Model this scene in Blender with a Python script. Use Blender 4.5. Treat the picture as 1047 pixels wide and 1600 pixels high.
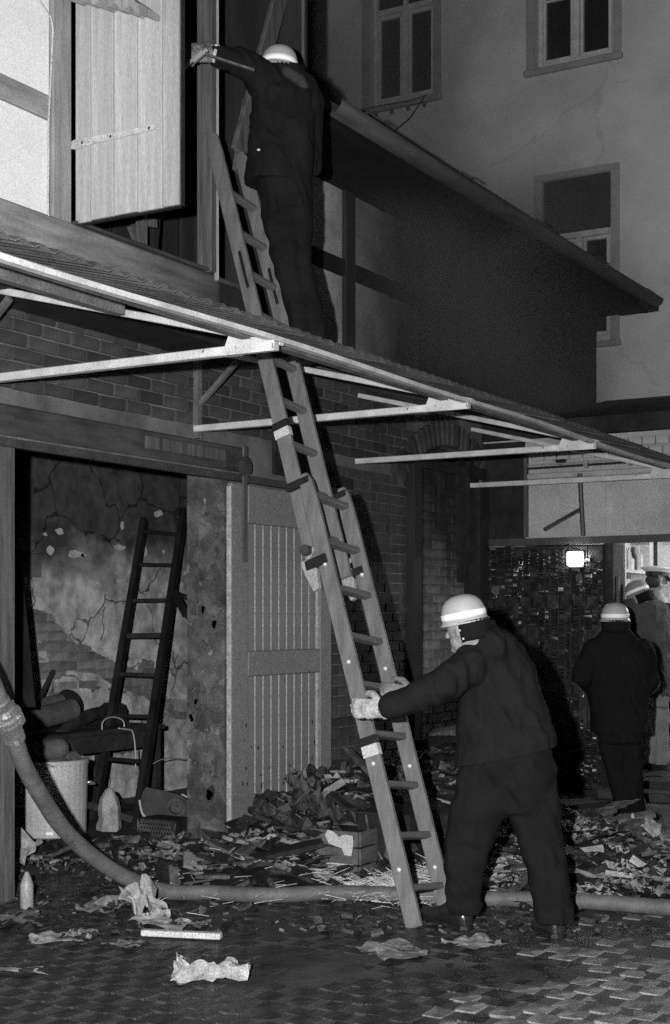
import bpy, bmesh, math, random
from mathutils import Vector, Matrix, noise as mnoise

S = bpy.context.scene
for o in list(bpy.data.objects):
    bpy.data.objects.remove(o)
COL = S.collection
rnd = random.Random(7)
U = rnd.uniform

# ------------------------------------------------------------------ camera
# world frame: X runs along the warehouse front (away from the camera), Y goes into the building, Z is up
CAM = Vector((-7.99, -5.55, 1.55))
FW = Vector((0.862, 0.507, 0)); RT = Vector((0.507, -0.862, 0)); UP = Vector((0, 0, 1))
cd = bpy.data.cameras.new('camera'); cam = bpy.data.objects.new('camera', cd); COL.objects.link(cam)
cam.location = CAM
cam.rotation_euler = (math.radians(90), 0, math.atan2(0.507, 0.862) - math.radians(90))
cd.sensor_fit = 'VERTICAL'; cd.sensor_height = 36; cd.lens = 50
cd.shift_y = 170 / 1600; cd.clip_end = 400; cd.clip_start = 0.05
S.camera = cam

# ------------------------------------------------------------------ night sky
wd = bpy.data.worlds.new('World'); S.world = wd; wd.use_nodes = True
nt = wd.node_tree
sky = nt.nodes.new('ShaderNodeTexSky'); sky.sky_type = 'NISHITA'; sky.sun_disc = False
sky.sun_elevation = math.radians(2); sky.sun_rotation = math.radians(200)
bw = nt.nodes.new('ShaderNodeRGBToBW')
nt.links.new(sky.outputs[0], bw.inputs[0])
nt.links.new(bw.outputs[0], nt.nodes['Background'].inputs[0])
nt.nodes['Background'].inputs[1].default_value = 0.004

# ------------------------------------------------------------------ the photographer's flash, left of and above the lens
fl = bpy.data.lights.new('camera_flash', 'POINT'); fl.energy = 3050; fl.shadow_soft_size = 0.03; fl.color = (1, 1, 1)
flo = bpy.data.objects.new('camera_flash', fl); COL.objects.link(flo)
flo.location = CAM - RT * 0.30 + UP * 0.16 + FW * 0.05

vs = S.view_settings
S.display_settings.display_device = 'sRGB'
vs.view_transform = 'Standard'; vs.look = 'None'; vs.exposure = 0; vs.gamma = 1; vs.use_curve_mapping = False
S.cycles.use_denoising = False
S.cycles.max_bounces = 5; S.cycles.diffuse_bounces = 2; S.cycles.glossy_bounces = 2
S.cycles.transmission_bounces = 4; S.cycles.volume_bounces = 0
S.cycles.sample_clamp_indirect = 2.0; S.cycles.sample_clamp_direct = 4.0
S.cycles.pixel_filter_type = 'BLACKMAN_HARRIS'

# ------------------------------------------------------------------ helpers: points
def ray(px, py):
    dx = (px - 523.5) / 2222; dz = (970 - py) / 2222
    return FW + RT * dx + UP * dz
def onY(px, py, y):
    r = ray(px, py); return CAM + r * ((y - CAM.y) / r.y)
def onX(px, py, x):
    r = ray(px, py); return CAM + r * ((x - CAM.x) / r.x)
def gnd(px, py, z=0.0):
    r = ray(px, py); return CAM + r * ((z - CAM.z) / r.z)
def K(px, py, d):
    return CAM + ray(px, py) * d

# ------------------------------------------------------------------ helpers: materials
MATS = {}
def mat(name, c, rough=0.8, var=0.35, scale=3.0, grain=0.42, bump=0.3, bscale=60, stretch=None, spec=0.3, soot=None, metal=0.0,
        rand=0.0, spots=None, emit=None, gscale=130, rvar=0.0, cracks=None):
    """grey procedural surface: broad blotches, fine grain, relief; soot = (axis, z0, z1, dark) a smoke stain with a ragged edge"""
    if name in MATS: return MATS[name]
    m = bpy.data.materials.new(name); m.use_nodes = True; MATS[name] = m
    t = m.node_tree; N = t.nodes; L = t.links
    b = N['Principled BSDF']
    tc = N.new('ShaderNodeTexCoord'); mp = N.new('ShaderNodeMapping'); L.new(tc.outputs['Object'], mp.inputs[0])
    if stretch: mp.inputs['Scale'].default_value = stretch
    def ntex(sc, det=5, vec=mp, rough_=0.6):
        n = N.new('ShaderNodeTexNoise'); n.inputs['Scale'].default_value = sc; n.inputs['Detail'].default_value = det
        n.inputs['Roughness'].default_value = rough_
        L.new(vec.outputs[0], n.inputs['Vector']); return n
    def math_(op, a, bb, clamp=False):
        n = N.new('ShaderNodeMath'); n.operation = op; n.use_clamp = clamp
        for i, q in enumerate((a, bb)):
            if isinstance(q, (int, float)): n.inputs[i].default_value = q
            else: L.new(q, n.inputs[i])
        return n.outputs[0]
    n1 = ntex(scale, 6)
    mr = N.new('ShaderNodeMapRange'); L.new(n1.outputs[0], mr.inputs[0])
    mr.inputs[1].default_value = 0.3; mr.inputs[2].default_value = 0.7
    mr.inputs[3].default_value = 1 - var; mr.inputs[4].default_value = 1 + var
    val = mr.outputs[0]
    n2 = ntex(gscale, 2, tc if False else mp)
    mr2 = N.new('ShaderNodeMapRange'); L.new(n2.outputs[0], mr2.inputs[0])
    mr2.inputs[1].default_value = 0.3; mr2.inputs[2].default_value = 0.7
    mr2.inputs[3].default_value = 1 - grain; mr2.inputs[4].default_value = 1 + grain
    val = math_('MULTIPLY', val, mr2.outputs[0])
    if rand:
        oi = N.new('ShaderNodeObjectInfo')
        val = math_('MULTIPLY', val, math_('ADD', math_('MULTIPLY', oi.outputs['Random'], 2 * rand), 1 - rand))
    col = math_('MULTIPLY', val, c)
    if soot:
        z0, z1, dark = soot[:3]
        ge = N.new('ShaderNodeNewGeometry'); sx = N.new('ShaderNodeSeparateXYZ'); L.new(ge.outputs['Position'], sx.inputs[0])
        n3 = N.new('ShaderNodeTexNoise'); n3.inputs['Scale'].default_value = soot[3] if len(soot) > 3 else 2.2; n3.inputs['Detail'].default_value = 6
        L.new(ge.outputs['Position'], n3.inputs['Vector'])
        axis = soot[4] if len(soot) > 4 else 2
        zz = math_('ADD', sx.outputs[axis], math_('MULTIPLY', math_('SUBTRACT', n3.outputs[0], 0.5), soot[5] if len(soot) > 5 else 1.4))
        k = N.new('ShaderNodeMapRange'); L.new(zz, k.inputs[0]); k.inputs[1].default_value = z0; k.inputs[2].default_value = z1
        k.inputs[3].default_value = 1; k.inputs[4].default_value = dark
        col = math_('MULTIPLY', col, k.outputs[0])
    if spots:
        sc, th, sv = spots
        n4 = ntex(sc, 4)
        st = math_('GREATER_THAN', n4.outputs[0], th)
        mx = N.new('ShaderNodeMix'); L.new(st, mx.inputs[0]); L.new(col, mx.inputs[2]); mx.inputs[3].default_value = sv
        col = mx.outputs[0]
    if cracks:
        nd = N.new('ShaderNodeTexNoise'); nd.inputs['Scale'].default_value = 3.5; nd.inputs['Detail'].default_value = 5; L.new(mp.outputs[0], nd.inputs['Vector'])
        vm = N.new('ShaderNodeVectorMath'); vm.operation = 'MULTIPLY_ADD'; L.new(nd.outputs[1], vm.inputs[0]); vm.inputs[1].default_value = (.35,.35,.35); L.new(mp.outputs[0], vm.inputs[2])
        vo = N.new('ShaderNodeTexVoronoi'); vo.feature = 'DISTANCE_TO_EDGE'; vo.inputs['Scale'].default_value = cracks[0]; L.new(vm.outputs[0], vo.inputs['Vector'])
        line = math_('LESS_THAN', vo.outputs[0], cracks[1]); msk = math_('GREATER_THAN', ntex(1.1, 2).outputs[0], .47)
        col = math_('MULTIPLY', col, math_('SUBTRACT', 1, math_('MULTIPLY', math_('MULTIPLY', line, msk), cracks[2])))
        # patches where the top coat has gone, each with its own tone
        vp = N.new('ShaderNodeTexVoronoi'); vp.inputs['Scale'].default_value = cracks[0]*2.2; L.new(vm.outputs[0], vp.inputs['Vector'])
        sc_ = N.new('ShaderNodeSeparateColor'); L.new(vp.outputs['Color'], sc_.inputs[0])
        pt = N.new('ShaderNodeMapRange'); L.new(sc_.outputs[0], pt.inputs[0]); pt.inputs[3].default_value = 1 - cracks[3]; pt.inputs[4].default_value = 1 + cracks[3]
        col = math_('MULTIPLY', col, pt.outputs[0])
    L.new(col, b.inputs['Base Color'])
    b.inputs['Roughness'].default_value = rough
    if rvar:
        n5 = ntex(scale*1.7, 4); rr_ = N.new('ShaderNodeMapRange'); L.new(n5.outputs[0], rr_.inputs[0]); rr_.inputs[1].default_value = .35; rr_.inputs[2].default_value = .65
        rr_.inputs[3].default_value = max(.05, rough - rvar); rr_.inputs[4].default_value = min(1, rough + rvar); L.new(rr_.outputs[0], b.inputs['Roughness'])
    b.inputs['Specular IOR Level'].default_value = spec
    b.inputs['Metallic'].default_value = metal
    if bump:
        nb = ntex(bscale, 6)
        bp = N.new('ShaderNodeBump'); bp.inputs['Strength'].default_value = bump; bp.inputs['Distance'].default_value = 0.012
        L.new(nb.outputs[0], bp.inputs['Height']); L.new(bp.outputs[0], b.inputs['Normal'])
    if emit:
        b.inputs['Emission Color'].default_value = (1, 1, 1, 1); b.inputs['Emission Strength'].default_value = emit
    return m

M_brick = mat('sooty_brick', 0.052, 0.85, 0.45, 5, rand=0.4)
M_mortar = mat('grey_mortar', 0.13, 0.95, 0.5, 3)
M_brick2 = mat('pale_worn_brick', 0.21, 0.85, 0.45, 6, rand=0.3, bump=0.5, soot=(1.3, 2.6, 0.15, 1.6))
M_mortar2 = mat('pale_worn_mortar', 0.20, 0.95, 0.5, 5, soot=(1.3, 2.6, 0.15, 1.6))
M_plaster_w = mat('white_infill_plaster', 0.80, 0.9, 0.07, 2, grain=0.2, bump=0.15)
M_plaster_in = mat('stained_plaster', 0.46, 0.9, 0.55, 6, cracks=(1.5, .012, .7, .22), bump=0.5, bscale=14, soot=(1.75, 2.25, 0.13, 2.2, 2, .9))
M_plaster_core = mat('bare_rough_render', 0.19, 0.95, 0.55, 3, bump=0.8, bscale=18, soot=(1.75, 2.25, 0.2, 2.2, 2, .9))
M_brick_room = mat('old_red_room_brick', 0.20, 0.9, 0.5, 6, rand=0.35, bump=0.7, bscale=30, soot=(1.75, 2.25, 0.2, 2.2, 2, .9))
M_chip = mat('chipped_white_plaster', 0.5, 0.9, 0.4, 14, bump=0.6, bscale=30)
M_pier = mat('flaking_pier_render', 0.10, 0.9, 0.6, 5, cracks=(4, .01, .5, .3), bump=0.6, bscale=20, spots=(6, 0.62, 0.21))
M_timber = mat('weathered_timber', 0.27, 0.75, 0.3, 3, stretch=(6, 6, 0.7), bump=0.35, bscale=14)
M_timber_h = mat('weathered_timber_beam', 0.26, 0.75, 0.35, 3, stretch=(0.8, 6, 6), bump=0.35, bscale=14)
M_sill = mat('smoked_sill_timber', 0.25, 0.75, 0.4, 3, stretch=(0.8, 6, 6), bump=0.35, bscale=14, soot=(-2.5, -1.0, .3, 2.5, 0, .9))
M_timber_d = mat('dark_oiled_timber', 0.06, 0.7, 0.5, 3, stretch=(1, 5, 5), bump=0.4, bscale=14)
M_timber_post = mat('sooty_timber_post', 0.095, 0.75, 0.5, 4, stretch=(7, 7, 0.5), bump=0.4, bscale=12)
M_shutter = mat('grey_painted_shutter_board', 0.40, 0.7, 0.22, 3, stretch=(8, 8, 0.35), bump=0.3, bscale=12, rand=0.1)
M_iron_pale = mat('pale_painted_iron', 0.46, 0.6, 0.25, 10, bump=0.2)
M_iron = mat('dark_iron', 0.05, 0.5, 0.3, 8, spec=0.5)
M_char = mat('charred_wood', 0.020, 0.36, 0.7, 5, bump=0.35, bscale=22, spec=0.9, rvar=.12)
M_char2 = mat('charred_wood_matt', 0.018, 0.75, 0.6, 5, bump=0.7, bscale=30)
M_burntboard = mat('smoke_black_boards', 0.022, 0.8, 0.5, 1.6, bump=0.4, bscale=16, stretch=(3, 3, 0.6))
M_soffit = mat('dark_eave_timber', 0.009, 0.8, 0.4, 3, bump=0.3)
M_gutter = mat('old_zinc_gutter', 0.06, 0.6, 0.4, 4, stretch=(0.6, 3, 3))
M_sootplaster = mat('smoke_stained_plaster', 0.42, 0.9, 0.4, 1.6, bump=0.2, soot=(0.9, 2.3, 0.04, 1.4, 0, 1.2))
M_house = mat('grey_house_render', 0.56, 0.9, 0.25, 0.8, cracks=(.35, .004, .12, .05), bump=0.25, bscale=25, grain=0.25, gscale=160)
M_house_trim = mat('window_surround_render', 0.34, 0.85, 0.2, 3)
M_winframe = mat('old_white_window_paint', 0.6, 0.6, 0.25, 6)
M_glass = mat('dark_night_glass', 0.03, 0.12, 0.3, 3, bump=0, spec=0.5)
M_blind = mat('dark_lowered_blind', 0.06, 0.8, 0.2, 3)
M_canopy = mat('white_painted_angle_iron', 0.52, 0.55, 0.3, 5, grain=0.22, bump=0.25, spots=(24, 0.68, 0.12))
M_canopy_d = mat('grey_rusty_angle_iron', 0.13, 0.7, 0.4, 6, bump=0.3)
M_corr = mat('sooty_corrugated_sheet', 0.085, 0.75, 0.45, 4, bump=0.3)
M_door = mat('grey_painted_door', 0.205, 0.6, 0.12, 4, bump=0.15)
M_bead = mat('worn_pale_bead', 0.38, 0.6, 0.35, 20, bump=0.1)
M_white = mat('whitewashed_wall', 0.38, 0.9, 0.2, 2.5, bump=0.5, bscale=9)
M_room = mat('white_room_wall', 0.6, 0.9, 0.1, 2, bump=0.2)
M_shelf = mat('cream_shelf_paint', 0.5, 0.7, 0.15, 5)
M_ladder = mat('varnished_ladder_wood', 0.145, 0.5, 0.3, 4, stretch=(5, 5, 0.8), bump=0.2, bscale=16)
M_rung = mat('worn_rung_wood', 0.12, 0.6, 0.3, 6, bump=0.2)
M_bolt = mat('bright_steel_bolt', 0.6, 0.35, 0.1, 6, bump=0, spec=0.6)
M_bandw = mat('white_paint_band', 0.52, 0.6, 0.2, 12)
M_cloth = mat('black_wool_uniform', 0.0105, 0.9, 0.3, 5, grain=0.25, bump=0.2, bscale=90, spec=0.12)
M_cloth_t = mat('black_wool_trousers', 0.0092, 0.9, 0.3, 5, grain=0.25, bump=0.2, bscale=90, spec=0.12)
M_cloth3 = mat('navy_black_overall', 0.0085, 0.9, 0.3, 5, grain=0.25, bump=0.2, bscale=90, spec=0.1)
M_cloth4 = mat('grey_canvas_jacket', 0.07, 0.9, 0.25, 8, grain=0.3, bump=0.35, bscale=100, spec=0.15)
M_cloth5 = mat('pale_canvas_trousers', 0.19, 0.9, 0.2, 8, grain=0.3, bump=0.3, bscale=100)
M_collar = mat('grey_lined_collar', 0.035, 0.9, 0.3, 8)
M_skin = mat('skin', 0.27, 0.55, 0.12, 14, bump=0.15)
M_hair = mat('dark_hair', 0.03, 0.6, 0.3, 40)
M_glove = mat('pale_work_glove', 0.34, 0.85, 0.25, 20, bump=0.4, bscale=70)
M_glove_d = mat('worn_leather_glove', 0.17, 0.8, 0.3, 20, bump=0.4, bscale=70)
M_shoe = mat('black_boot_leather', 0.022, 0.2, 0.3, 10, bump=0.15, spec=0.6)
M_helmet = mat('pale_lacquered_helmet', 0.42, 0.35, 0.1, 6, grain=0.12, bump=0.05, spec=0.45)
M_helmet_d = mat('grey_dusty_helmet', 0.26, 0.45, 0.2, 6, bump=0.1)
M_band = mat('white_reflective_band', 0.97, 0.4, 0.02, 6, grain=0.03, bump=0)
M_strap = mat('black_chin_strap', 0.015, 0.5, 0.1, 6)
M_hose = mat('wet_canvas_hose', 0.115, 0.55, 0.35, 9, bump=0.4, bscale=110, spec=0.4, grain=0.3)
M_alu = mat('cast_aluminium', 0.5, 0.3, 0.25, 10, metal=0.8, bump=0.15)
M_paper = mat('scorched_paper', 0.33, 0.9, 0.45, 9, bump=0.3, bscale=40, spots=(7, 0.62, 0.04))
M_paper2 = mat('sodden_grey_paper', 0.20, 0.8, 0.5, 9, bump=0.4, bscale=40, spots=(8, 0.6, 0.03))
M_ash = mat('wet_black_ash', 0.020, 0.5, 0.8, 9, bump=0.9, bscale=35, spec=0.5)
M_ash2 = mat('grey_ash_scrap', 0.075, 0.7, 0.7, 9, bump=0.6, bscale=30, rand=0.5)
M_straw = mat('trodden_straw', 0.5, 0.7, 0.4, 12, bump=0.2)
M_crate = mat('brown_crate_wood', 0.10, 0.7, 0.4, 4, stretch=(1.5, 6, 6), bump=0.4, bscale=14)
M_drum = mat('white_enamel_drum', 0.5, 0.3, 0.1, 4, bump=0.05, spec=0.5, spots=(7, 0.70, 0.02))
M_rust = mat('rusty_dark_steel', 0.035, 0.6, 0.5, 8, bump=0.4)
M_roll = mat('grey_felt_roll', 0.10, 0.9, 0.35, 8, bump=0.4)
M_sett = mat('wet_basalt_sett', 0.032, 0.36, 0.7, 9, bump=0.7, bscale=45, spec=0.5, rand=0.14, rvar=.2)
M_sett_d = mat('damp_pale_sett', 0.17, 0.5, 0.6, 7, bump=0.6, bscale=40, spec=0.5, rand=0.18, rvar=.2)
M_joint = mat('gritty_joint_filling', 0.062, 0.7, 0.85, 2.2, bump=0.7, bscale=60, spec=0.4)
M_groundm = mat('muddy_yard_ground', 0.05, 0.5, 0.7, 4, bump=0.8, bscale=30, spec=0.5)
M_puddle = mat('standing_hose_water', 0.012, 0.08, 0.2, 3, bump=0.08, bscale=9, spec=0.5)
M_rustd = mat('black_painted_iron', 0.015, 0.6, 0.3, 8)
M_floor = mat('dark_room_floor', 0.03, 0.7, 0.4, 4)
M_wire = mat('bright_wire', 0.5, 0.4, 0.1, 6, bump=0)
M_cable = mat('black_cable', 0.02, 0.6, 0.1, 6, bump=0)
M_lamp = mat('lit_lamp_glass', 0.8, 0.4, 0.0, 6, bump=0, emit=26)
M_lampbody = mat('lamp_casing', 0.1, 0.5, 0.2, 6)
M_bulb = mat('lit_bulb_glass', 0.8, 0.4, 0.0, 6, bump=0, emit=20)
M_bottle = mat('dark_bottle_glass', 0.02, 0.15, 0.1, 6, bump=0, spec=0.6)
M_labelw = mat('white_packaging', 0.5, 0.6, 0.1, 8, bump=0)
M_tin = mat('grey_tin', 0.3, 0.4, 0.2, 8, bump=0)
M_cloud = mat('roof_felt', 0.05, 0.9, 0.4, 3)
M_cap = mat('white_cap_cover', 0.62, 0.8, 0.1, 8)

# ------------------------------------------------------------------ helpers: meshes and objects
WL = {}
def prop(o, label=None, cat=None, group=None, kind=None):
    if label: o['label'] = label
    if cat: o['category'] = cat
    if group: o['group'] = group
    if kind: o['kind'] = kind
    return o
def thing(name, label, cat, loc, group=None):
    o = bpy.data.objects.new(name, None); COL.objects.link(o); o.empty_display_size = 0.1
    o.location = loc; WL[o.name] = Vector(loc)
    return prop(o, label, cat, group)

class MB:
    def __init__(s): s.v = []; s.f = []; s.mi = []
    def face(s, idx, m=0): s.f.append(tuple(idx)); s.mi.append(m)
    def add(s, vs_, fs_, m=0):
        b = len(s.v); s.v += [Vector(q) for q in vs_]
        for f in fs_: s.face([b + i for i in f], m)
        return b
    def box(s, lo, hi, m=0):
        (a, b, c), (d, e, f) = lo, hi
        a, d = min(a, d), max(a, d); b, e = min(b, e), max(b, e); c, f = min(c, f), max(c, f)
        s.add([(a,b,c),(d,b,c),(d,e,c),(a,e,c),(a,b,f),(d,b,f),(d,e,f),(a,e,f)],
              [(0,3,2,1),(4,5,6,7),(0,1,5,4),(1,2,6,5),(2,3,7,6),(3,0,4,7)], m); return s
    def obox(s, c, ax, ay, az, m=0):
        c = Vector(c); P = []
        for k in (-1, 1):
            for (i, j) in ((-1,-1),(1,-1),(1,1),(-1,1)): P.append(c + ax*i + ay*j + az*k)
        s.add(P, [(0,3,2,1),(4,5,6,7),(0,1,5,4),(1,2,6,5),(2,3,7,6),(3,0,4,7)], m); return s
    def beam(s, p0, p1, w, h, up=UP, m=0):
        p0 = Vector(p0); p1 = Vector(p1); d = p1 - p0; L = d.length; d = d / L
        sd = d.cross(up); sd = sd.normalized() if sd.length > 1e-5 else d.orthogonal().normalized()
        u = sd.cross(d)
        return s.obox((p0 + p1) / 2, d * (L / 2), sd * (w / 2), u * (h / 2), m)
    def prism(s, poly, ext, m=0):
        n = len(poly); ext = Vector(ext); P = [Vector(p) for p in poly]
        s.add(P + [p + ext for p in P], [tuple(range(n))[::-1], tuple(range(n, 2*n))] + [(i, (i+1) % n, n + (i+1) % n, n + i) for i in range(n)], m); return s
    def rings(s, R, caps=True, m=0, closed=False):
        n = len(R[0]); b = len(s.v)
        for r in R: s.v += [Vector(q) for q in r]
        k = len(R)
        for i in range(k if closed else k - 1):
            j = (i + 1) % k
            for a in range(n):
                c = (a + 1) % n
                s.face((b+i*n+a, b+i*n+c, b+j*n+c, b+j*n+a), m)
        if caps and not closed:
            s.face([b + a for a in range(n)][::-1], m); s.face([b + (k-1)*n + a for a in range(n)], m)
        return s
    def tube(s, pts, r, seg=8, m=0, caps=True, el=None):
        """round tube along pts; r one radius or a list; rounded ends if list starts/ends small"""
        pts = [Vector(p) for p in pts]; n = len(pts)
        rr = r if isinstance(r, (list, tuple)) else [r] * n
        R = []; pv = None
        for i, p in enumerate(pts):
            d = (pts[min(i+1, n-1)] - pts[max(i-1, 0)]).normalized()
            if pv is None:
                pv = d.orthogonal().normalized()
            else:
                pv = pv - d * pv.dot(d)
                pv = pv.normalized() if pv.length > 1e-6 else d.orthogonal().normalized()
            q = d.cross(pv)
            R.append([p + (pv * math.cos(2*math.pi*a/seg) + q * math.sin(2*math.pi*a/seg)) * rr[i] for a in range(seg)])
        return s.rings(R, caps, m)
    def capsule(s, pts, rr, seg=12, m=0):
        """tube with hemispherical ends, for limbs"""
        pts = [Vector(p) for p in pts]
        d0 = (pts[0] - pts[1]).normalized(); d1 = (pts[-1] - pts[-2]).normalized()
        P = [pts[0] + d0 * rr[0] * math.sin(t) for t in (1.45, 1.1, 0.6)] + pts + [pts[-1] + d1 * rr[-1] * math.sin(t) for t in (0.6, 1.1, 1.45)]
        Rr = [rr[0] * math.cos(t) for t in (1.45, 1.1, 0.6)] + list(rr) + [rr[-1] * math.cos(t) for t in (0.6, 1.1, 1.45)]
        return s.tube(P, Rr, seg, m)
    def lathe(s, c, prof, axis=UP, seg=20, m=0, caps=True, sx=1.0, fx=None):
        """prof = [(radius, height)] about axis through c; fx gives the direction stretched by sx"""
        c = Vector(c); axis = Vector(axis).normalized()
        a = Vector(fx).normalized() if fx is not None else axis.orthogonal().normalized()
        a = (a - axis * a.dot(axis)).normalized(); b = axis.cross(a)
        R = [[c + axis * h + (a * (math.cos(2*math.pi*k/seg) * sx) + b * math.sin(2*math.pi*k/seg)) * r for k in range(seg)] for r, h in prof]
        return s.rings(R, caps, m)
    def ellip(s, c, ax, ay, az, nu=14, nv=9, m=0):
        c = Vector(c); R = []
        for i in range(nv):
            t = math.pi * (i + 0.35) / (nv - 0.3) 
            R.append([c - az * math.cos(t) + (ax * math.cos(2*math.pi*k/nu) + ay * math.sin(2*math.pi*k/nu)) * math.sin(t) for k in range(nu)])
        return s.rings(R, True, m)
    def mesh(s, name, mats, origin=Vector((0,0,0)), smooth=False):
        me = bpy.data.meshes.new(name)
        me.from_pydata([tuple(v - origin) for v in s.v], [], s.f)
        for m in (mats if isinstance(mats, (list, tuple)) else [mats]): me.materials.append(m)
        if any(s.mi): me.polygons.foreach_set('material_index', s.mi)
        if smooth: me.polygons.foreach_set('use_smooth', [True] * len(me.polygons))
        me.update(); return me
    def build(s, name, mats, parent=None, smooth=False, label=None, cat=None, group=None, kind=None, bevel=0.0):
        xs = [v.x for v in s.v]; ys = [v.y for v in s.v]; zs = [v.z for v in s.v]
        og = Vector(((min(xs)+max(xs))/2, (min(ys)+max(ys))/2, min(zs)))
        me = s.mesh(name, mats, og, smooth)
        o = bpy.data.objects.new(name, me); COL.objects.link(o)
        place(o, og, parent)
        if bevel:
            bv = o.modifiers.new('edge', 'BEVEL'); bv.width = bevel; bv.segments = 1; bv.limit_method = 'ANGLE'
        return prop(o, label, cat, group, kind)
def place(o, w, parent=None):
    w = Vector(w)
    if parent is not None:
        o.parent = parent; o.location = w - WL[parent.name]
    else:
        o.location = w
    WL[o.name] = w
def inst(name, me, w, parent=None, rot=(0,0,0), scale=(1,1,1), label=None, cat=None, group=None):
    o = bpy.data.objects.new(name, me); COL.objects.link(o); place(o, w, parent)
    o.rotation_euler = rot; o.scale = scale
    return prop(o, label, cat, group)
def boxpart(name, lo, hi, m, parent, bevel=0.0, **k):
    return MB().box(lo, hi).build(name, m, parent, bevel=bevel, **k)
def jit(mb, a, f=1.7):
    for i, v in enumerate(mb.v):
        mb.v[i] = v + mnoise.noise_vector(v * f) * a
    return mb

def brick_mesh(name, m, l=0.24, d=0.03, h=0.071):
    c = 0.004
    mb = MB()
    a, b = l/2, h/2
    mb.add([(-a,d/2,-b),(a,d/2,-b),(a,d/2,b),(-a,d/2,b),(-a,-d/2+c,-b),(a,-d/2+c,-b),(a,-d/2+c,b),(-a,-d/2+c,b),
            (-a+c,-d/2,-b+c),(a-c,-d/2,-b+c),(a-c,-d/2,b-c),(-a+c,-d/2,b-c)],
           [(0,1,5,4),(1,2,6,5),(2,3,7,6),(3,0,4,7),(4,5,9,8),(5,6,10,9),(6,7,11,10),(7,4,8,11),(8,9,10,11)])
    return mb.mesh(name, m)

def brick_field(parent, me, x0, x1, z0, z1, yface, limit=300, skip=lambda x, z: False, stuffmat=None, course=0.081, pitch=0.25, prior=None):
    """running bond proud of a mortar bed whose face is at yface; the first `limit` bricks are objects, the rest one mesh"""
    spots = []
    k = int(z0 / course)
    while (k + 0.5) * course < z1:
        z = (k + 0.5) * course
        x = x0 + (0.125 if k % 2 else 0.25)
        if z - course/2 >= z0 - 0.001:
            while x - 0.125 < x1 - 0.06:
                if not skip(x, z): spots.append((x, z))
                x += pitch
        k += 1
    if prior: spots.sort(key=prior)
    for (x, z) in spots[:limit]:
        inst('brick', me, (x + U(-.004,.004), yface - 0.004 + U(-.004,.004), z + U(-.003,.003)), parent,
             (U(-.012,.012), U(-.014,.014), U(-.012,.012)), (U(.94,1.0), 1, U(.92,1.0)))
    if len(spots) > limit and stuffmat:
        mb = MB()
        for (x, z) in spots[limit:]:
            y = yface - 0.012 + U(-.004,.004)
            mb.box((x-.118, y, z-.035), (x+.118, yface+.008, z+.035))
        mb.build('brick_courses', stuffmat, parent, kind='stuff')

# ================================================================== THE SETTING
# ground: one sheet, setts set into it
g = MB(); g.box((-60, -60, -0.5), (60, 60, -0.009))
ground = g.build('ground', M_joint, kind='structure')
def sett_mesh(name, m, seed):
    """a worn hand-cut sett: eight-cornered outline, no two corners alike, domed top"""
    r = random.Random(seed); a, b = 0.074, 0.060; mb = MB(); out = []
    for (u, v) in ((-1,-.78),(-.84,-1),(.84,-1),(1,-.78),(1,.78),(.84,1),(-.84,1),(-1,.78)):
        out.append((a*u*r.uniform(.9,1.03), b*v*r.uniform(.9,1.03)))
    tz = [r.uniform(-.003,.002) for _ in out]
    mb.add([(x, y, -.05) for x, y in out] + [(x, y, -.010) for x, y in out] + [(x*.91, y*.90, z) for (x, y), z in zip(out, tz)] + [(r.uniform(-.02,.02), r.uniform(-.015,.015), .002)],
           [(i, (i+1) % 8, 8+(i+1) % 8, 8+i) for i in range(8)] + [(8+i, 8+(i+1) % 8, 16+(i+1) % 8, 16+i) for i in range(8)] + [(16+i, 16+(i+1) % 8, 24) for i in range(8)])
    return mb.mesh(name, m, smooth=False)
sm_w = [sett_mesh('wet_sett', M_sett, k) for k in range(9)]; sm_d = [sett_mesh('damp_sett', M_sett_d, k+20) for k in range(9)]
spots = []
row = 0
x = -5.2
while x < 2.6:
    y = -6.2 + (0.078 if row % 2 else 0)
    while y < 0.3:
        v = Vector((x, y, 0)) - CAM; d = v.dot(FW); 
        if d > 4.9:
            sx = 523.5 + 2222 * v.dot(RT) / d
            if -60 < sx < 1110: spots.append((d, x, y, sx))
        y += 0.158
    x += 0.127; row += 1
spots.sort()
rest = MB()
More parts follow.
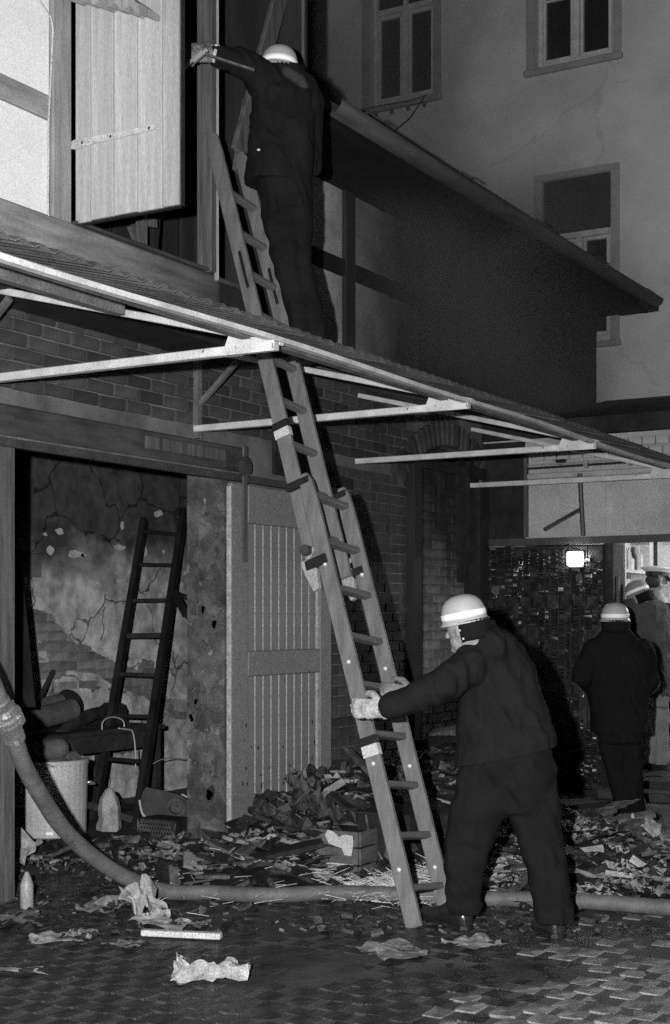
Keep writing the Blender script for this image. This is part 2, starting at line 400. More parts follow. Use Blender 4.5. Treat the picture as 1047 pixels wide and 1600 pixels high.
for i, (d, x, y, sx) in enumerate(spots):
    nz = mnoise.noise(Vector((x * 1.6, y * 1.6, 3.3)))
    py = 970 + 2222 * 1.55 / d
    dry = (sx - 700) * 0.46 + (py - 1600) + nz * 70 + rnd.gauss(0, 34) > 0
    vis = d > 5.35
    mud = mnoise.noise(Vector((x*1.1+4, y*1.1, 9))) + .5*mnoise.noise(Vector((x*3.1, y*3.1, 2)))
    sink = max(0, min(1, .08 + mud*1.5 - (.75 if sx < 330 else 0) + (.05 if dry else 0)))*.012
    rot = (U(-.03,.03), U(-.03,.03), U(-.06,.06)); zz = -sink + U(-.004,.003) + 0.005 * mnoise.noise(Vector((x*.9, y*.9, 0)))
    if vis and ground.get('_n', 0) < 300:
        ground['_n'] = ground.get('_n', 0) + 1
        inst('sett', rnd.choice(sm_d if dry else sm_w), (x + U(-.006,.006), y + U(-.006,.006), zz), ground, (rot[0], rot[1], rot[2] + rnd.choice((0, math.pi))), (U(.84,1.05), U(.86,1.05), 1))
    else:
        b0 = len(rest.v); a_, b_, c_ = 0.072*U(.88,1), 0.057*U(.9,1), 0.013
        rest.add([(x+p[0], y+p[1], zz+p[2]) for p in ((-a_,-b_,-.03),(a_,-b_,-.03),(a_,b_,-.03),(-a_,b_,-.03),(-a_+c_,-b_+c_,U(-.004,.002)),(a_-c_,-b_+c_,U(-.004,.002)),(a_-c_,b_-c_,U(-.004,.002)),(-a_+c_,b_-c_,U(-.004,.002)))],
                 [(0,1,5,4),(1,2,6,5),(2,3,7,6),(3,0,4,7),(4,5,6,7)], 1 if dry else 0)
del ground['_n']
rest.build('setts', [M_sett, M_sett_d], ground, kind='stuff')
# puddles of hose water standing on the setts
for k, (px, py, rx, ry) in enumerate(()):
    c = gnd(px, py, .0035); pts_ = []
    for q in range(40):
        a = 2*math.pi*q/40; rr_ = 1 + .55*mnoise.noise(Vector((math.cos(a)*1.6 + k*7, math.sin(a)*1.6, 3))) + .22*mnoise.noise(Vector((math.cos(a)*5, math.sin(a)*5 + k, 3)))
        pts_.append(c + RT*(rx*rr_*math.cos(a)) + FW*(ry*2.2*rr_*math.sin(a)))
    pm = MB(); pm.add(pts_ + [c], [(q, (q+1) % 40, 40) for q in range(40)]); pm.build('puddle', M_puddle, kind='structure')

# ================================================================== THE WAREHOUSE ALONG THE LEFT
house = thing('burnt_warehouse', 'sooty brick and half-timbered warehouse running along the left with open doorway', 'building', (0, 0, 0))
WT = 0.32                                  # wall thickness
# --- brick ground floor: mortar bed with openings (doorway X -2.1..0)
lw = MB()
lw.box((-6.0, 0.012, 0), (-2.16, WT, 3.40)); lw.box((-2.16, 0.012, 2.62), (0.10, WT, 3.40)); lw.box((0.10, 0.012, 0), (2.66, WT, 3.40))
lw.box((2.66, 0.012, 3.26), (7.2, WT, 3.40)); lw.box((4.20, 0.012, 0), (7.2, WT, 3.26))
lower = lw.build('brick_wall', M_mortar, house)
bm_ = brick_mesh('sooty_brick', M_brick)
def pri(q):
    x, z = q
    return 0 if z > 2.75 else 1 + abs(x - 1.9)
brick_field(lower, bm_, -3.1, 2.62, 2.78, 3.38, 0.012, 170, stuffmat=M_brick)
brick_field(lower, bm_, 1.12, 2.62, 0.0, 2.78, 0.012, 128, stuffmat=M_brick)
# --- bricked-up archway X 2.66..4.2 with a ring of upright bricks
iw = MB(); iw.box((2.66, 0.10, 0), (4.20, WT, 3.26))
infill = iw.build('infill_wall', M_mortar2, house)
ACX, ACZ, AR = 3.43, 1.92, 1.18
def under_arch(x, z): return (x-ACX)**2 + (z-ACZ)**2 < (AR-.02)**2 or (z < 2.75)
brick_field(infill, brick_mesh('pale_brick', M_brick2), 2.80, 4.10, 0.0, 2.72, 0.10, 170, stuffmat=M_brick2)
sp = MB(); poly = []
for k in range(13):
    a = math.pi * (0.77 - 0.54 * k / 12); poly.append((ACX + AR * math.cos(a), 0.0, ACZ + AR * math.sin(a)))
top = [(4.30, 0.0, 3.27), (2.60, 0.0, 3.27)]
sp.prism([Vector(p) for p in poly] + [Vector(p) for p in top], (0, 0.09, 0))
spandrel = sp.build('arch_spandrel', M_mortar, house)
am = brick_mesh('arch_brick', M_brick, 0.062, 0.05, 0.20)
for k in range(24):
    a = math.pi * (0.775 - 0.55 * k / 23); r = AR + 0.11
    inst('arch_brick', am, (ACX + r*math.cos(a), -0.012 + U(-.003,.003), ACZ + r*math.sin(a)), spandrel, (0, math.pi/2 - a, 0))
mb = MB(); pts = [(ACX + (AR-.004)*math.cos(math.pi*(.775-.55*k/30)), -0.02, ACZ + (AR-.004)*math.sin(math.pi*(.775-.55*k/30))) for k in range(31)]
mb.tube(pts, 0.008, 5).build('arch_mortar_line', M_mortar2, spandrel)
# charred hanging boards under the arch and timber posts either side of the infill
for x0, x1, z0, z1, dy in ((3.62,3.78,1.9,3.05,.02),(3.80,3.92,2.1,3.2,.0),(3.95,4.08,1.6,2.95,.03),(3.30,3.42,2.35,2.95,.04)):
    jit(MB().box((x0, -0.03+dy, z0), (x1, 0.0+dy, z1)), .03).build('charred_board', M_char2, house)
boxpart('timber_post', (2.64, -0.07, 0), (2.80, 0.06, 2.95), M_burntboard, house, .01)
boxpart('timber_post', (2.805, -0.03, 0), (2.845, 0.06, 2.20), M_timber_post, house, .006)
boxpart('timber_post', (3.93, -0.08, 0), (4.14, 0.08, 2.80), M_char2, house, .01)
boxpart('wall_plate', (2.50, -0.05, 2.86), (4.2, 0.0, 2.96), M_char2, house, .008)

# --- doorway: lintel, track, left jamb, flaking pier
boxpart('lintel_beam', (-2.9, -0.05, 2.56), (0.12, 0.30, 2.74), M_timber_d, house, .012)
boxpart('lintel_facing', (-0.98, -0.075, 2.62), (-0.12, -0.052, 2.70), M_timber_post, house, .004)
boxpart('door_track', (-2.6, -0.085, 2.50), (1.55, -0.05, 2.545), M_iron, house)
boxpart('door_track', (-2.6, -0.10, 2.545), (1.55, -0.055, 2.556), M_canopy_d, house)
boxpart('jamb_post', (-2.36, -0.06, 0), (-2.12, 0.28, 2.56), M_timber_post, house, .015)
pr = MB(); n = 10
pr.box((-0.03, 0.005, 0), (0.10, WT, 2.56))
pier = jit(pr, .004).build('doorway_pier', M_pier, house)
mb = MB()
for k in range(26):
    z = U(.1, 2.4); y = U(.03, .29); s_ = U(.015, .06)
    mb.prism([Vector((-.032, y + s_*math.cos(a)*U(.5,1), z + 1.4*s_*math.sin(a)*U(.5,1))) for a in (0,.9,1.9,2.8,3.9,5.1)], (-.007, 0, 0))
mb.build('render_flakes', M_pier, pier, kind='stuff')
boxpart('iron_bracket', (-0.12, -0.07, 2.585), (-0.02, -0.03, 2.68), M_iron, house)
# --- the room behind the doorway
boxpart('room_side_wall', (3.3, WT+.002, 0), (3.5, 2.6, 3.0), M_plaster_core, house)
boxpart('room_side_wall', (-3.3, WT+.002, 0), (-3.1, 2.6, 3.0), M_plaster_core, house)
boxpart('room_ceiling', (-3.3, WT+.002, 2.9), (3.5, 2.6, 3.05), M_char2, house)
bw_ = MB(); bw_.box((-3.3, 2.40, 0), (3.3, 2.6, 2.9))
back = bw_.build('room_back_wall', M_plaster_core, house)
brick_field(back, brick_mesh('room_brick', M_brick_room), 0.35, 2.85, 0.30, 2.60, 2.400, 150, stuffmat=M_brick_room, prior=lambda q: abs(q[0]-1.1)+abs(q[1]-1.35))
# plaster skins, cut ragged, standing 2.5 cm off the bare render
def ragged(pts, n=5, a=.03):
    out = []
    for i, p in enumerate(pts):
        q = pts[(i+1) % len(pts)]
        for k in range(n):
            t = k / n; w = a * math.sin(math.pi * min(1, 2*min(t,1-t)+.25))
            out.append((p[0]*(1-t)+q[0]*t + U(-w,w), p[1]*(1-t)+q[1]*t + U(-w,w)))
    return out
def bp(px, py, y=2.375):
    p = onY(px, py, y); return (p.x, p.z)
skin1 = [bp(36,880), bp(44,950), bp(58,952), bp(80,958), bp(92,975), bp(108,992), bp(120,1004), bp(140,1010), bp(152,1022), bp(174,1030), bp(187,1040), bp(215,1046), bp(222,1030), bp(242,1034), bp(248,1056), bp(252,1080), bp(272,1098), bp(276,1112), bp(300,1112), bp(320,1112), bp(330,700), bp(200,690), bp(0,680), bp(-20,880)]
skin2 = [bp(40,985), bp(60,995), bp(72,1012), bp(78,1040), bp(54,1046)]
skin3 = [bp(50,1064), bp(88,1060), bp(110,1048), bp(150,1054), bp(185,1075), bp(225,1088), bp(262,1112), bp(272,1124), bp(320,1126), bp(320,1330), bp(20,1330), bp(40,1100)]
def poly_skin(pts, y, th, m, name, parent):
    return MB().prism([Vector((p[0], y, p[1])) for p in pts], (0, th, 0)).build(name, m, parent)
poly_skin(ragged(skin1, 5, .018), 2.372, .03, M_plaster_in, 'plaster_skin', back)
poly_skin(ragged(skin2, 5, .02), 2.385, .02, M_plaster_in, 'plaster_skin', back)
poly_skin(ragged(skin3, 6, .018), 2.378, .025, M_plaster_in, 'plaster_skin', back)
for (px, py, w, h) in ((92,830,18,7),(78,860,16,10),(52,875,15,6),(40,888,9,9),(118,866,40,8),(190,822,9,10),(186,855,24,6),(246,803,22,9),(226,862,9,11),(185,908,14,6),(255,862,5,5),(282,915,14,8),(206,993,18,10),(288,895,8,6),(300,770,22,8),(268,1008,10,3),(130,868,12,5),(222,905,16,9),(250,930,12,6),(70,835,8,4)):
    c = bp(px, py); s_ = .0055
    pts = [(c[0] + w*s_*.62*math.cos(a)*U(.55,1.1), c[1] + h*s_*.8*math.sin(a)*U(.5,1.15)) for a in [2*math.pi*k/11 for k in range(11)]]
    poly_skin(pts, 2.366, .004, M_chip, 'plaster_chip', back)
boxpart('brick_recess', (0.2, 2.34, 1.9), (0.75, 2.371, 2.1), M_plaster_core, back, .02)

# --- grey sliding door hung on the track to the right of the doorway
D0, D1, DY = -0.10, 1.22, -0.085
door = boxpart('sliding_door', (D0+.05, DY+.012, 0.03), (D1-.05, DY+.03, 2.46), M_door, house)
def dp(name, x0, x1, z0, z1, y0=DY-.018, y1=DY+.02, m=M_door, bev=.005): return boxpart(name, (x0, y0, z0), (x1, y1, z1), m, door, bev)
dp('stile', D0, D0+.20, 0.02, 2.48); dp('stile', D1-.16, D1, 0.02, 2.48)
dp('rail', D0+.202, D1-.162, 2.22, 2.478); dp('rail', D0+.202, D1-.162, 1.17, 1.34); dp('rail', D0+.202, D1-.162, 0.02, 0.16)
nb_ = 9; bx0, bx1 = D0+.204, D1-.20; w_ = (bx1-bx0)/nb_
for (z0, z1) in ((.163, 1.167), (1.343, 2.217)):
    for k in range(nb_):
        bm_x0 = bx0 + k*w_
        dp('board', bm_x0+.003, bm_x0+w_-.013, z0, z1, DY-.004+U(-.001,.001), DY+.012, M_door, .003)
        MB().tube([(bm_x0+w_-.006, DY-.005, z0), (bm_x0+w_-.006, DY-.005, z1)], .0048, 5).build('bead', M_bead, door)
    dp('edge_batten', D1-.198, D1-.163, z0, z1, DY-.012, DY+.012, M_bead, .003)
dp('edge_strip', D0-.012, D0-.001, 0.04, 2.46, DY-.016, DY+.02, M_bead)
for xh in (0.02, 1.05):
    MB().box((xh, DY-.034, 1.95), (xh+.05, DY-.0185, 2.74)).build('hanger_strap', M_timber_post, door, bevel=.004)
    MB().lathe((xh+.025, DY-.02, 2.60), [(.065,-.012),(.07,0),(.07,.02),(.03,.03)], (0,-1,0), 16).build('hanger_wheel', M_iron, door)
dp('name_plate', 0.83, 0.90, 2.33, 2.41, DY-.022, DY-.0185, M_iron_pale, 0)
mb = MB()
for k in range(26):
    x, z = U(D0+.1, D1-.05), abs(rnd.gauss(.2,.55)) + .15
    if z > 1.2: continue
    s_ = U(.003,.008); f = U(1,3)
    mb.prism([Vector((x + s_*math.cos(a), DY-.0215, z + f*s_*math.sin(a) + s_*.5*math.cos(a))) for a in (0,1.1,2.1,3.1,4.2,5.2)], (0,.003,0))
mb.build('mud_splashes', M_char2, door, kind='stuff')
# dark gap and cut-away boards above and right of the door
boxpart('wall_board', (0.55, -0.028, 2.60), (0.98, -0.002, 3.2), M_char2, house, .004)
jit(MB().box((1.26, -0.06, 1.75), (1.62, -0.03, 2.66)), .02).build('wall_board', M_burntboard, house)

# --- jettied hatch bay on the upper floor, X .. 0.146, front face Y = -0.55
BY = -0.55
bay = MB(); bay.box((-6.0, BY+.10, 3.30), (-2.27, BY+.14, 7.0))
bay.box((-6.0, 1.9, 3.3), (0.146, 2.0, 7.0)); bay.box((-6.0, BY+.14, 3.28), (0.146, 2.0, 3.33)); bay.box((-6, BY+.141, 6.9), (0.146, 2.0, 7.0))
bay.box((0.10, BY+.02, 3.335), (0.146, 1.9, 6.895))
bayo = bay.build('hatch_bay_wall', M_burntboard, house)
def bpn(name, x0, x1, z0, z1, m, y0=BY-.012, y1=BY+.10, bev=.008, **k): return boxpart(name, (x0, y0, z0), (x1, y1, z1), m, bayo, bev, **k)
bpn('plaster_panel', -3.85, -2.388, 3.640, 4.14, M_plaster_w, BY+.012, BY+.10, .004)
bpn('plaster_panel', -3.85, -2.388, 4.268, 4.80, M_plaster_w, BY+.012, BY+.10, .004)
bpn('plaster_panel', -5.9, -3.98, 3.640, 4.80, M_plaster_w, BY+.012, BY+.10, .004)
bpn('rail_beam', -3.85, -2.388, 4.142, 4.266, M_timber_h, BY-.004)
bpn('post', -3.978, -3.852, 3.642, 4.80, M_timber)
bpn('post', -2.386, -2.245, 3.642, 6.8, M_timber)
bpn('post', -2.386+.10, -2.232, 3.642, 6.8, M_timber, BY-.006, BY+.12)
bpn('head_beam', -5.9, -2.388, 4.802, 4.96, M_timber_h)
bpn('sill_beam', -5.9, -0.62, 3.40, 3.638, M_sill, BY-.03, BY+.12, .012)
bpn('sill_board', -2.23, -1.05, 3.640, 3.66, M_timber_d, BY-.05, BY+.13)
bpn('post', -1.035, -0.975, 3.642, 6.8, M_timber_post, BY-.05, BY+.06)
bpn('post', -0.972, -0.955, 3.60, 6.8, M_timber, BY-.055, BY-.02)
bpn('post', 0.085, 0.105, 3.34, 6.8, M_timber_post, BY-.008, BY+.018)
bpn('post', 0.108, 0.146, 3.34, 6.8, M_burntboard, BY-.004, BY+.018)
bpn('sill_board', -0.94, -0.60, 3.44, 3.60, M_burntboard, BY-.04, BY+.0)
# inside the hatch
for k in range(13):
    x = -2.2 + k*.18
    jit(MB().box((x, .35+.03*(k%2), 3.34), (x+.172, .38+.03*(k%2), 6.6)), .01).build('inner_board', M_burntboard, bayo)
MB().beam((-.93, .02, 3.34), (-.55, .02, 6.6), .05, .15, Vector((0,-1,0))).build('inner_brace', M_burntboard, bayo)
MB().beam(onY(372, 240, -.42), onY(452, -60, -.42), .04, .135, Vector((0,1,0)).cross(Vector((.3,0,1)))).build('diagonal_brace', M_timber_post, bayo, bevel=.008)
MB().beam(onY(388, 160, -.40), onY(372, 270, -.40), .04, .10, Vector((1,0,0))).build('diagonal_brace', M_timber_post, bayo, bevel=.008)
for a, b in (((205,352),(222,395)),((215,345),(243,350))):
    MB().beam(onY(*a, -.2), onY(*b, -.2), .03, .05).build('inner_batten', M_timber_post, bayo)
MB().beam(onY(222,330,-.25), onY(222,395,-.25), .04, .05, Vector((0,1,0))).build('inner_batten', M_timber_post, bayo)
# open shutter: plank leaf standing out square from the wall, hinged on the post
HX = -2.228
SY0, SY1, SZ0, SZ1 = BY-.02, BY-.70, 3.645, 5.5
shut = boxpart('hatch_shutter', (HX+.018, SY1+.02, SZ0+.03), (HX+.045, SY0-.02, SZ1), M_burntboard, bayo)
ed = [0, .105, .26, .415, .575, .68]
for i in range(5):
    boxpart('plank', (HX+U(-.002,.002), SY0-ed[i+1]+.003, SZ0+U(-.004,.004)), (HX+.02, SY0-ed[i]-.003, SZ1), M_shutter, shut, .003)
boxpart('leading_edge', (HX+.022, SY1-.004, SZ0), (HX+.047, SY1+.016, SZ1), M_char2, shut)
boxpart('foot_batten', (HX+.024, SY1+.02, SZ0-.006), (HX+.05, SY0-.02, SZ0+.026), M_char2, shut)
for z in (4.055, 5.35):
    mb = MB(); mb.prism([Vector((HX-.010, SY0+.04, z-.012)), Vector((HX-.010, SY0+.0, z-.024)), Vector((HX-.010, SY0-.05, z-.026)), Vector((HX-.010, SY0-.10, z-.018)), Vector((HX-.010, SY0-.53, z-.012)),
                        Vector((HX-.010, SY0-.545, z)), Vector((HX-.010, SY0-.53, z+.014)), Vector((HX-.010, SY0-.10, z+.02)), Vector((HX-.010, SY0-.05, z+.028)), Vector((HX-.010, SY0, z+.024)), Vector((HX-.010, SY0+.04, z+.012))], (.007,0,0))
    mb.build('strap_hinge', M_iron_pale, shut)
    for q in (.06, .25, .50):
        MB().ellip((HX-.011, SY0-q, z), Vector((.004,0,0)), Vector((0,.008,0)), Vector((0,0,.008)), 8, 5).build('nail', M_iron, shut)
MB().tube([(HX-.015, SY0+.05, 3.95), (HX-.015, SY0+.05, 4.02), (HX-.012, SY0+.045, 4.08), (HX-.012, SY0+.02, 4.16)], [.004,.013,.013,.004], 8).build('hinge_pin', M_iron_pale, bayo)
# loose pale cable down the post
pts = [onY(*q, BY-.02) for q in ((40,-30),(66,8),(80,28),(83,45),(81,95),(78,150),(76,190),(76,260),(75,330),(78,355),(92,378),(140,402))]
MB().tube(pts, .006, 6).build('loose_cable', M_iron_pale, bayo, smooth=True)
# --- corrugated hood over the hatch, seen from below
mb = MB(); top_, bot_ = [], []
nx = 40; x0, x1 = -2.36, -1.30
def corr(mb, x0, x1, ya, za, yb, zb, pitch=.10, amp=.018, th=.007, ny=1, rag=0.0):
    n = max(4, int((x1-x0)/pitch*6)); T = []; 
    for k in range(n+1):
        x = x0 + (x1-x0)*k/n; w = amp*math.sin(2*math.pi*x/pitch); e = rag*(mnoise.noise(Vector((x*5,1,2)))+.3*mnoise.noise(Vector((x*22,1,2)))) if rag else 0
        T.append([Vector((x, ya+e, za+w)), Vector((x, yb, zb+w)), Vector((x, yb, zb+w-th)), Vector((x, ya+e, za+w-th))])
    b = len(mb.v)
    for q in T: mb.v += q
    for k in range(n):
        for (i, j) in ((0,1),(1,2),(2,3),(3,0)):
            mb.face((b+4*k+i, b+4*k+j, b+4*k+4+j, b+4*k+4+i))
    mb.face((b, b+3, b+2, b+1)); mb.face((b+4*n, b+4*n+1, b+4*n+2, b+4*n+3))
    return mb
mb = MB(); R = []
for k in range(46):
    t = k/45; y = -.56 - .57*t; z = 4.80 - .22*t + .016*math.sin(t*37) + .012*mnoise.noise(Vector((t*9,3,1)))
    xe = -2.39 + .012*mnoise.noise(Vector((t*14, 8, 1))); xf = -2.12 + .06*mnoise.noise(Vector((t*6, 5, 1)))
    R.append([Vector((xe,y,z)), Vector((xf,y,z+.03)), Vector((xf,y,z+.045)), Vector((xe,y,z+.05))])
hood = mb.rings(R).build('hatch_hood', M_timber, house, smooth=False)

# --- upper front to the right of the bay: half-timbering black with smoke, X 0.146..7.2, Y -0.10
uf = MB(); uf.box((0.15, -0.06, 3.402), (6.86, 0.10, 4.96))
upper = uf.build('upper_front', M_burntboard, house)
def up_(name, x0, x1, z0, z1, m, y0=-.13, y1=-.06): return boxpart(name, (x0, y0, z0), (x1, y1, z1), m, upper, .006)
px_posts = [0.20, 1.42, 2.62, 3.82, 5.02, 6.1, 6.73]
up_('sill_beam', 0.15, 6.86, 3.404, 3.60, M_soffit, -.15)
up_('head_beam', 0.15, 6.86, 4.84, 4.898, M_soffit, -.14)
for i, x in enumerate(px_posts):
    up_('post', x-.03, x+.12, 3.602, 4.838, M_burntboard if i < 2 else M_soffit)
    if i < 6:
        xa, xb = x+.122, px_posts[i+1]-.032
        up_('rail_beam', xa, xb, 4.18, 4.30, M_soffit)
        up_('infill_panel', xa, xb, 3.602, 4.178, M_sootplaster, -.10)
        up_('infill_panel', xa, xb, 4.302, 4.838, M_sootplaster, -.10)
for (x, a) in ((5.15, .35), (6.3, -.3), (2.8, .4)):
    MB().beam((x, -.15, 3.62), (x+a*1.2, -.15, 4.82), .03, .11, Vector((1,0,0))).build('brace', M_soffit, upper)
# --- eave, gutter, roof
eave = thing_e = None
rf = MB()
rf.prism([Vector((0.15,-.66,4.975)), Vector((0.15,-.66,5.06)), Vector((0.15,4.2,6.45)), Vector((0.15,4.2,6.36))], (6.9,0,0))
roof = rf.build('roof', M_cloud, house)
gp = []
mb = MB()
R = []
for x in (0.15, 2.0, 4.0, 5.8, 7.05):
    dz = -.02*math.sin((x-.15)/7.2*math.pi) + (x/7.3)*.03
    sec = []
    for k in range(9):
        a = math.pi + math.pi*k/8; sec.append(Vector((x, -.735+.085*math.cos(a), 5.005+dz+.085*math.sin(a))))
    for k in range(9):
        a = 2*math.pi - math.pi*k/8; sec.append(Vector((x, -.735+.076*math.cos(a), 5.005+dz+.076*math.sin(a))))
    R.append(sec)
mb.rings(R).build('gutter', M_gutter, roof, smooth=True)
boxpart('fascia_board', (0.152, -.645, 4.89), (7.04, -.62, 4.972), M_soffit, roof)
boxpart('soffit_board', (0.152, -.618, 4.90), (7.0, -.142, 4.92), M_soffit, roof)
for k in range(10):
    x = 0.35 + k*.76
    if k % 2 == 0: MB().tube([(x+.3,-.65,5.07),(x+.3,-.74,5.085),(x+.3,-.825,5.02)], .007, 5).build('gutter_bracket', M_iron, roof)
for k in range(3):
    jit(MB().box((6.75+.2*k, -.72, 4.93), (6.87+.2*k, -.30, 4.985)), .03).build('broken_lath', M_char2, roof)

# ================================================================== CANOPY ALONG THE FRONT
can = thing('canopy', 'lean-to canopy of corrugated sheet on white angle-iron brackets along the brick wall', 'canopy', (0, -1.0, 2.85))
EY, EZ = -2.0, 2.85
def cz(x): return EZ - .035*max(0, (x-0.5)/3.4)                  # the edge sags a little towards the far end
mb = MB()
R = []
for k in range(24):
    x = -5.6 + k*(9.7/23); z = cz(x) + .008*math.sin(x*1.9); y = EY + .012*math.sin(x*1.3)
    R.append([Vector((x,y,z-.016)), Vector((x,y,z+.006)), Vector((x,y+.006,z+.006)), Vector((x,y+.006,z-.011)), Vector((x,y+.04,z-.011)), Vector((x,y+.04,z-.016))])
mb.rings(R).build('edge_angle', M_canopy, can)
MB().beam((-5.6, -1.84, 2.885), (4.1, -1.84, 2.86), .05, .035).build('purlin', M_canopy_d, can)
for y, z in ((-1.1, 3.075),):
    MB().beam((-5.6, y, z), (-2.5, y, z), .05, .05).build('purlin', M_canopy_d, can)
slope = 0.252
bx = [-4.56, -2.47, -0.38, 1.76, 3.86]
for x in bx:
    ze = cz(x)
    MB().beam((x, EY+.01, ze-.03), (x-.02, -0.02, ze-.03+U(-.01,.02)), .05, .042).build('tie_bar', M_canopy, can, bevel=.004)
    MB().beam((x+.05, EY+.01, ze-.005), (x+.02, -0.02, ze-.01+slope*1.99), .04, .036).build('rafter_bar', M_canopy if x < -1 else M_canopy, can, bevel=.004)
    MB().prism([Vector((x-.028, EY+.005, ze-.056)), Vector((x-.028, EY+.005, ze+.0)), Vector((x-.028, EY+.26, ze+.035)), Vector((x-.028, EY+.30, ze-.054))], (.008,0,0)).build('gusset_plate', M_canopy, can)
    if x > 1: continue
    boxpart('wall_bar', (x-.025, -.045, ze-.10), (x+.025, -.005, ze+.46), M_canopy_d, can)
    MB().beam((x, -.04, ze+.12), (x, -.34, ze+.38), .03, .03).build('knee_brace', M_canopy_d, can)
# corrugated sheets; behind the ladder the fire has left only a strip at the front
x = -5.6
while x < 4.05:
    x2 = min(x + .80, 4.1)
    gap = -2.45 < x + .4 < -.40
    yb = -1.70 if gap else -.03
    mb = corr(MB(), x-.02, x2+.02, EY-.11+U(-.01,.01), 2.905-.03+cz(x)-EZ, yb, 2.905+slope*(yb-EY), .10, .010, .006, rag=0.0)
    mb.build('corrugated_sheet', M_corr, can, smooth=False)
    x = x2
# ragged wall flashing strip above the edge
# ================================================================== FAR SHED ACROSS THE END OF THE YARD
shed = thing('end_shed', 'low whitewashed shed across the end of the yard with charred door', 'building', (4.19, -1.5, 0))
SX = 4.19
sw = MB()
sw.box((SX, -0.42, 0), (SX+.25, 0.0, 3.22)); sw.box((SX, -1.19, 2.30), (SX+.25, -0.422, 3.22)); sw.box((SX, -3.0, 2.30), (SX+.25, -1.192, 3.22)); sw.box((SX, -5, 0), (SX+.25, -3.002, 3.22))
shw = sw.build('whitewashed_wall', M_white, shed)
boxpart('charred_cladding', (SX-.03, -0.42, 2.28), (SX-.003, -0.005, 3.2), M_char2, shed)
boxpart('corner_board', (SX-.05, -0.455, 2.32), (SX-.004, -0.425, 3.08), M_timber_post, shed)
boxpart('wall_ledge', (SX-.07, -5, 2.845), (SX-.003, -.46, 2.895), M_white, shed, .01)
boxpart('door_head', (SX-.06, -2.25, 2.24), (SX-.003, -.01, 2.305), M_iron, shed)
boxpart('jamb', (SX-.02, -1.27, 0), (SX+.25, -1.19, 2.24), M_char2, shed)
boxpart('jamb_strip', (SX+.05, -1.295, .2), (SX+.09, -1.272, 1.95), M_timber_post, shed)
MB().tube([(SX-.035, -.45, 2.945), (SX-.035, -1.2, 2.95), (SX-.035, -3.2, 2.955)], .011, 6).build('conduit', M_cable, shed)
MB().tube([(SX-.030, -.45, 2.975), (SX-.030, -1.2, 2.975), (SX-.030, -3.2, 2.975)], .008, 6).build('conduit', M_tin, shed)
for y in (-1.02, -1.42):
    boxpart('conduit_clamp', (SX-.055, y-.02, 2.925), (SX-.004, y+.02, 2.99), M_tin, shed)
jit(MB().ellip((SX-.02, -.76, 3.02), Vector((.02,0,0)), Vector((0,.06,0)), Vector((0,0,.05))), .03, 9).build('nest_clump', M_char2, shed)
MB().tube([(SX-.10, -.985, 2.87), (SX-.085, -.995, 2.6), (SX-.08, -1.01, 2.31)], .022, 8).build('iron_hanger', M_iron, shed)
MB().beam((SX-.09, -.99, 2.55), (SX-.03, -.62, 2.38), .03, .03).build('iron_stay', M_iron, shed)
bmw = brick_mesh('whitewashed_brick', M_white, .115, .03, .071)
for k in range(26):
    for j in range(2):
        rp = (SX-.012+U(-.004,.004), -.55-k*.123-(.06 if j else 0), 3.03+j*.085+.02)
        inst('whitewashed_brick', bmw, rp, shw, (0, 0, -math.pi/2))
# charred door: planks under a skin of alligator char
cd_ = boxpart('charred_door', (SX-.02, -1.185, .0), (SX+.03, -.02, 2.235), M_char2, shed)
for k in range(8):
    y = -1.18 + k*.1455
    boxpart('plank', (SX-.036+U(-.005,.004), y+.006, 0.02), (SX-.021, y+.1395, 2.22), M_char, cd_)
for z in (.95, 1.72):
    for k in range(9):
        y = -1.16 + k*.128
        jit(MB().box((SX-.075, y, z-.05+U(-.03,.03)), (SX-.037, y+.115, z+.06+U(-.02,.02))), .012, 20).build('rail_block', M_char, cd_)
mb = MB(); nb2 = 0
y = -1.175
while y < -.03:
    wy = U(.04,.085); z = .03
    while z < 2.2:
        hz = U(.024,.055)
        if mnoise.noise(Vector((y*3, z*2, 5))) > -.32 and rnd.random() < .93:
            d = U(.006,.024); c = .009
            yy0, yy1, z0, z1 = y+.002, y+wy-.002, z+.002, z+hz-.003
            t = U(-.008,.008); t2 = U(-.012,.010)
            mb.add([(SX-.036,yy0,z0),(SX-.036,yy1,z0),(SX-.036,yy1,z1),(SX-.036,yy0,z1),
                    (SX-.038-d+t,yy0+c,z0+c),(SX-.038-d-t,yy1-c,z0+c),(SX-.038-d-t2,yy1-c,z1-c),(SX-.038-d+t2,yy0+c,z1-c)],
                   [(4,7,6,5),(0,4,5,1),(1,5,6,2),(2,6,7,3),(3,7,4,0)])
        z += hz
    y += wy
mb.build('char_blocks', M_char, cd_, kind='stuff')
for (px, py, w, h) in ((775,922,20,16),(870,1080,26,20),(905,905,14,24),(898,935,20,14),(790,1000,12,5),(755,945,8,8)):  # ragged patches of a paler grey than the char around them
    c = onX(px, py, SX-.055); s_ = .006
    MB().prism([Vector((SX-.055, c.y + w*s_*.5*math.cos(a)*U(.6,1.1), c.z + h*s_*.5*math.sin(a)*U(.6,1.1))) for a in [2*math.pi*k/9 for k in range(9)]][::-1], (.02,0,0)).build('pale_patch', M_timber_post, cd_)
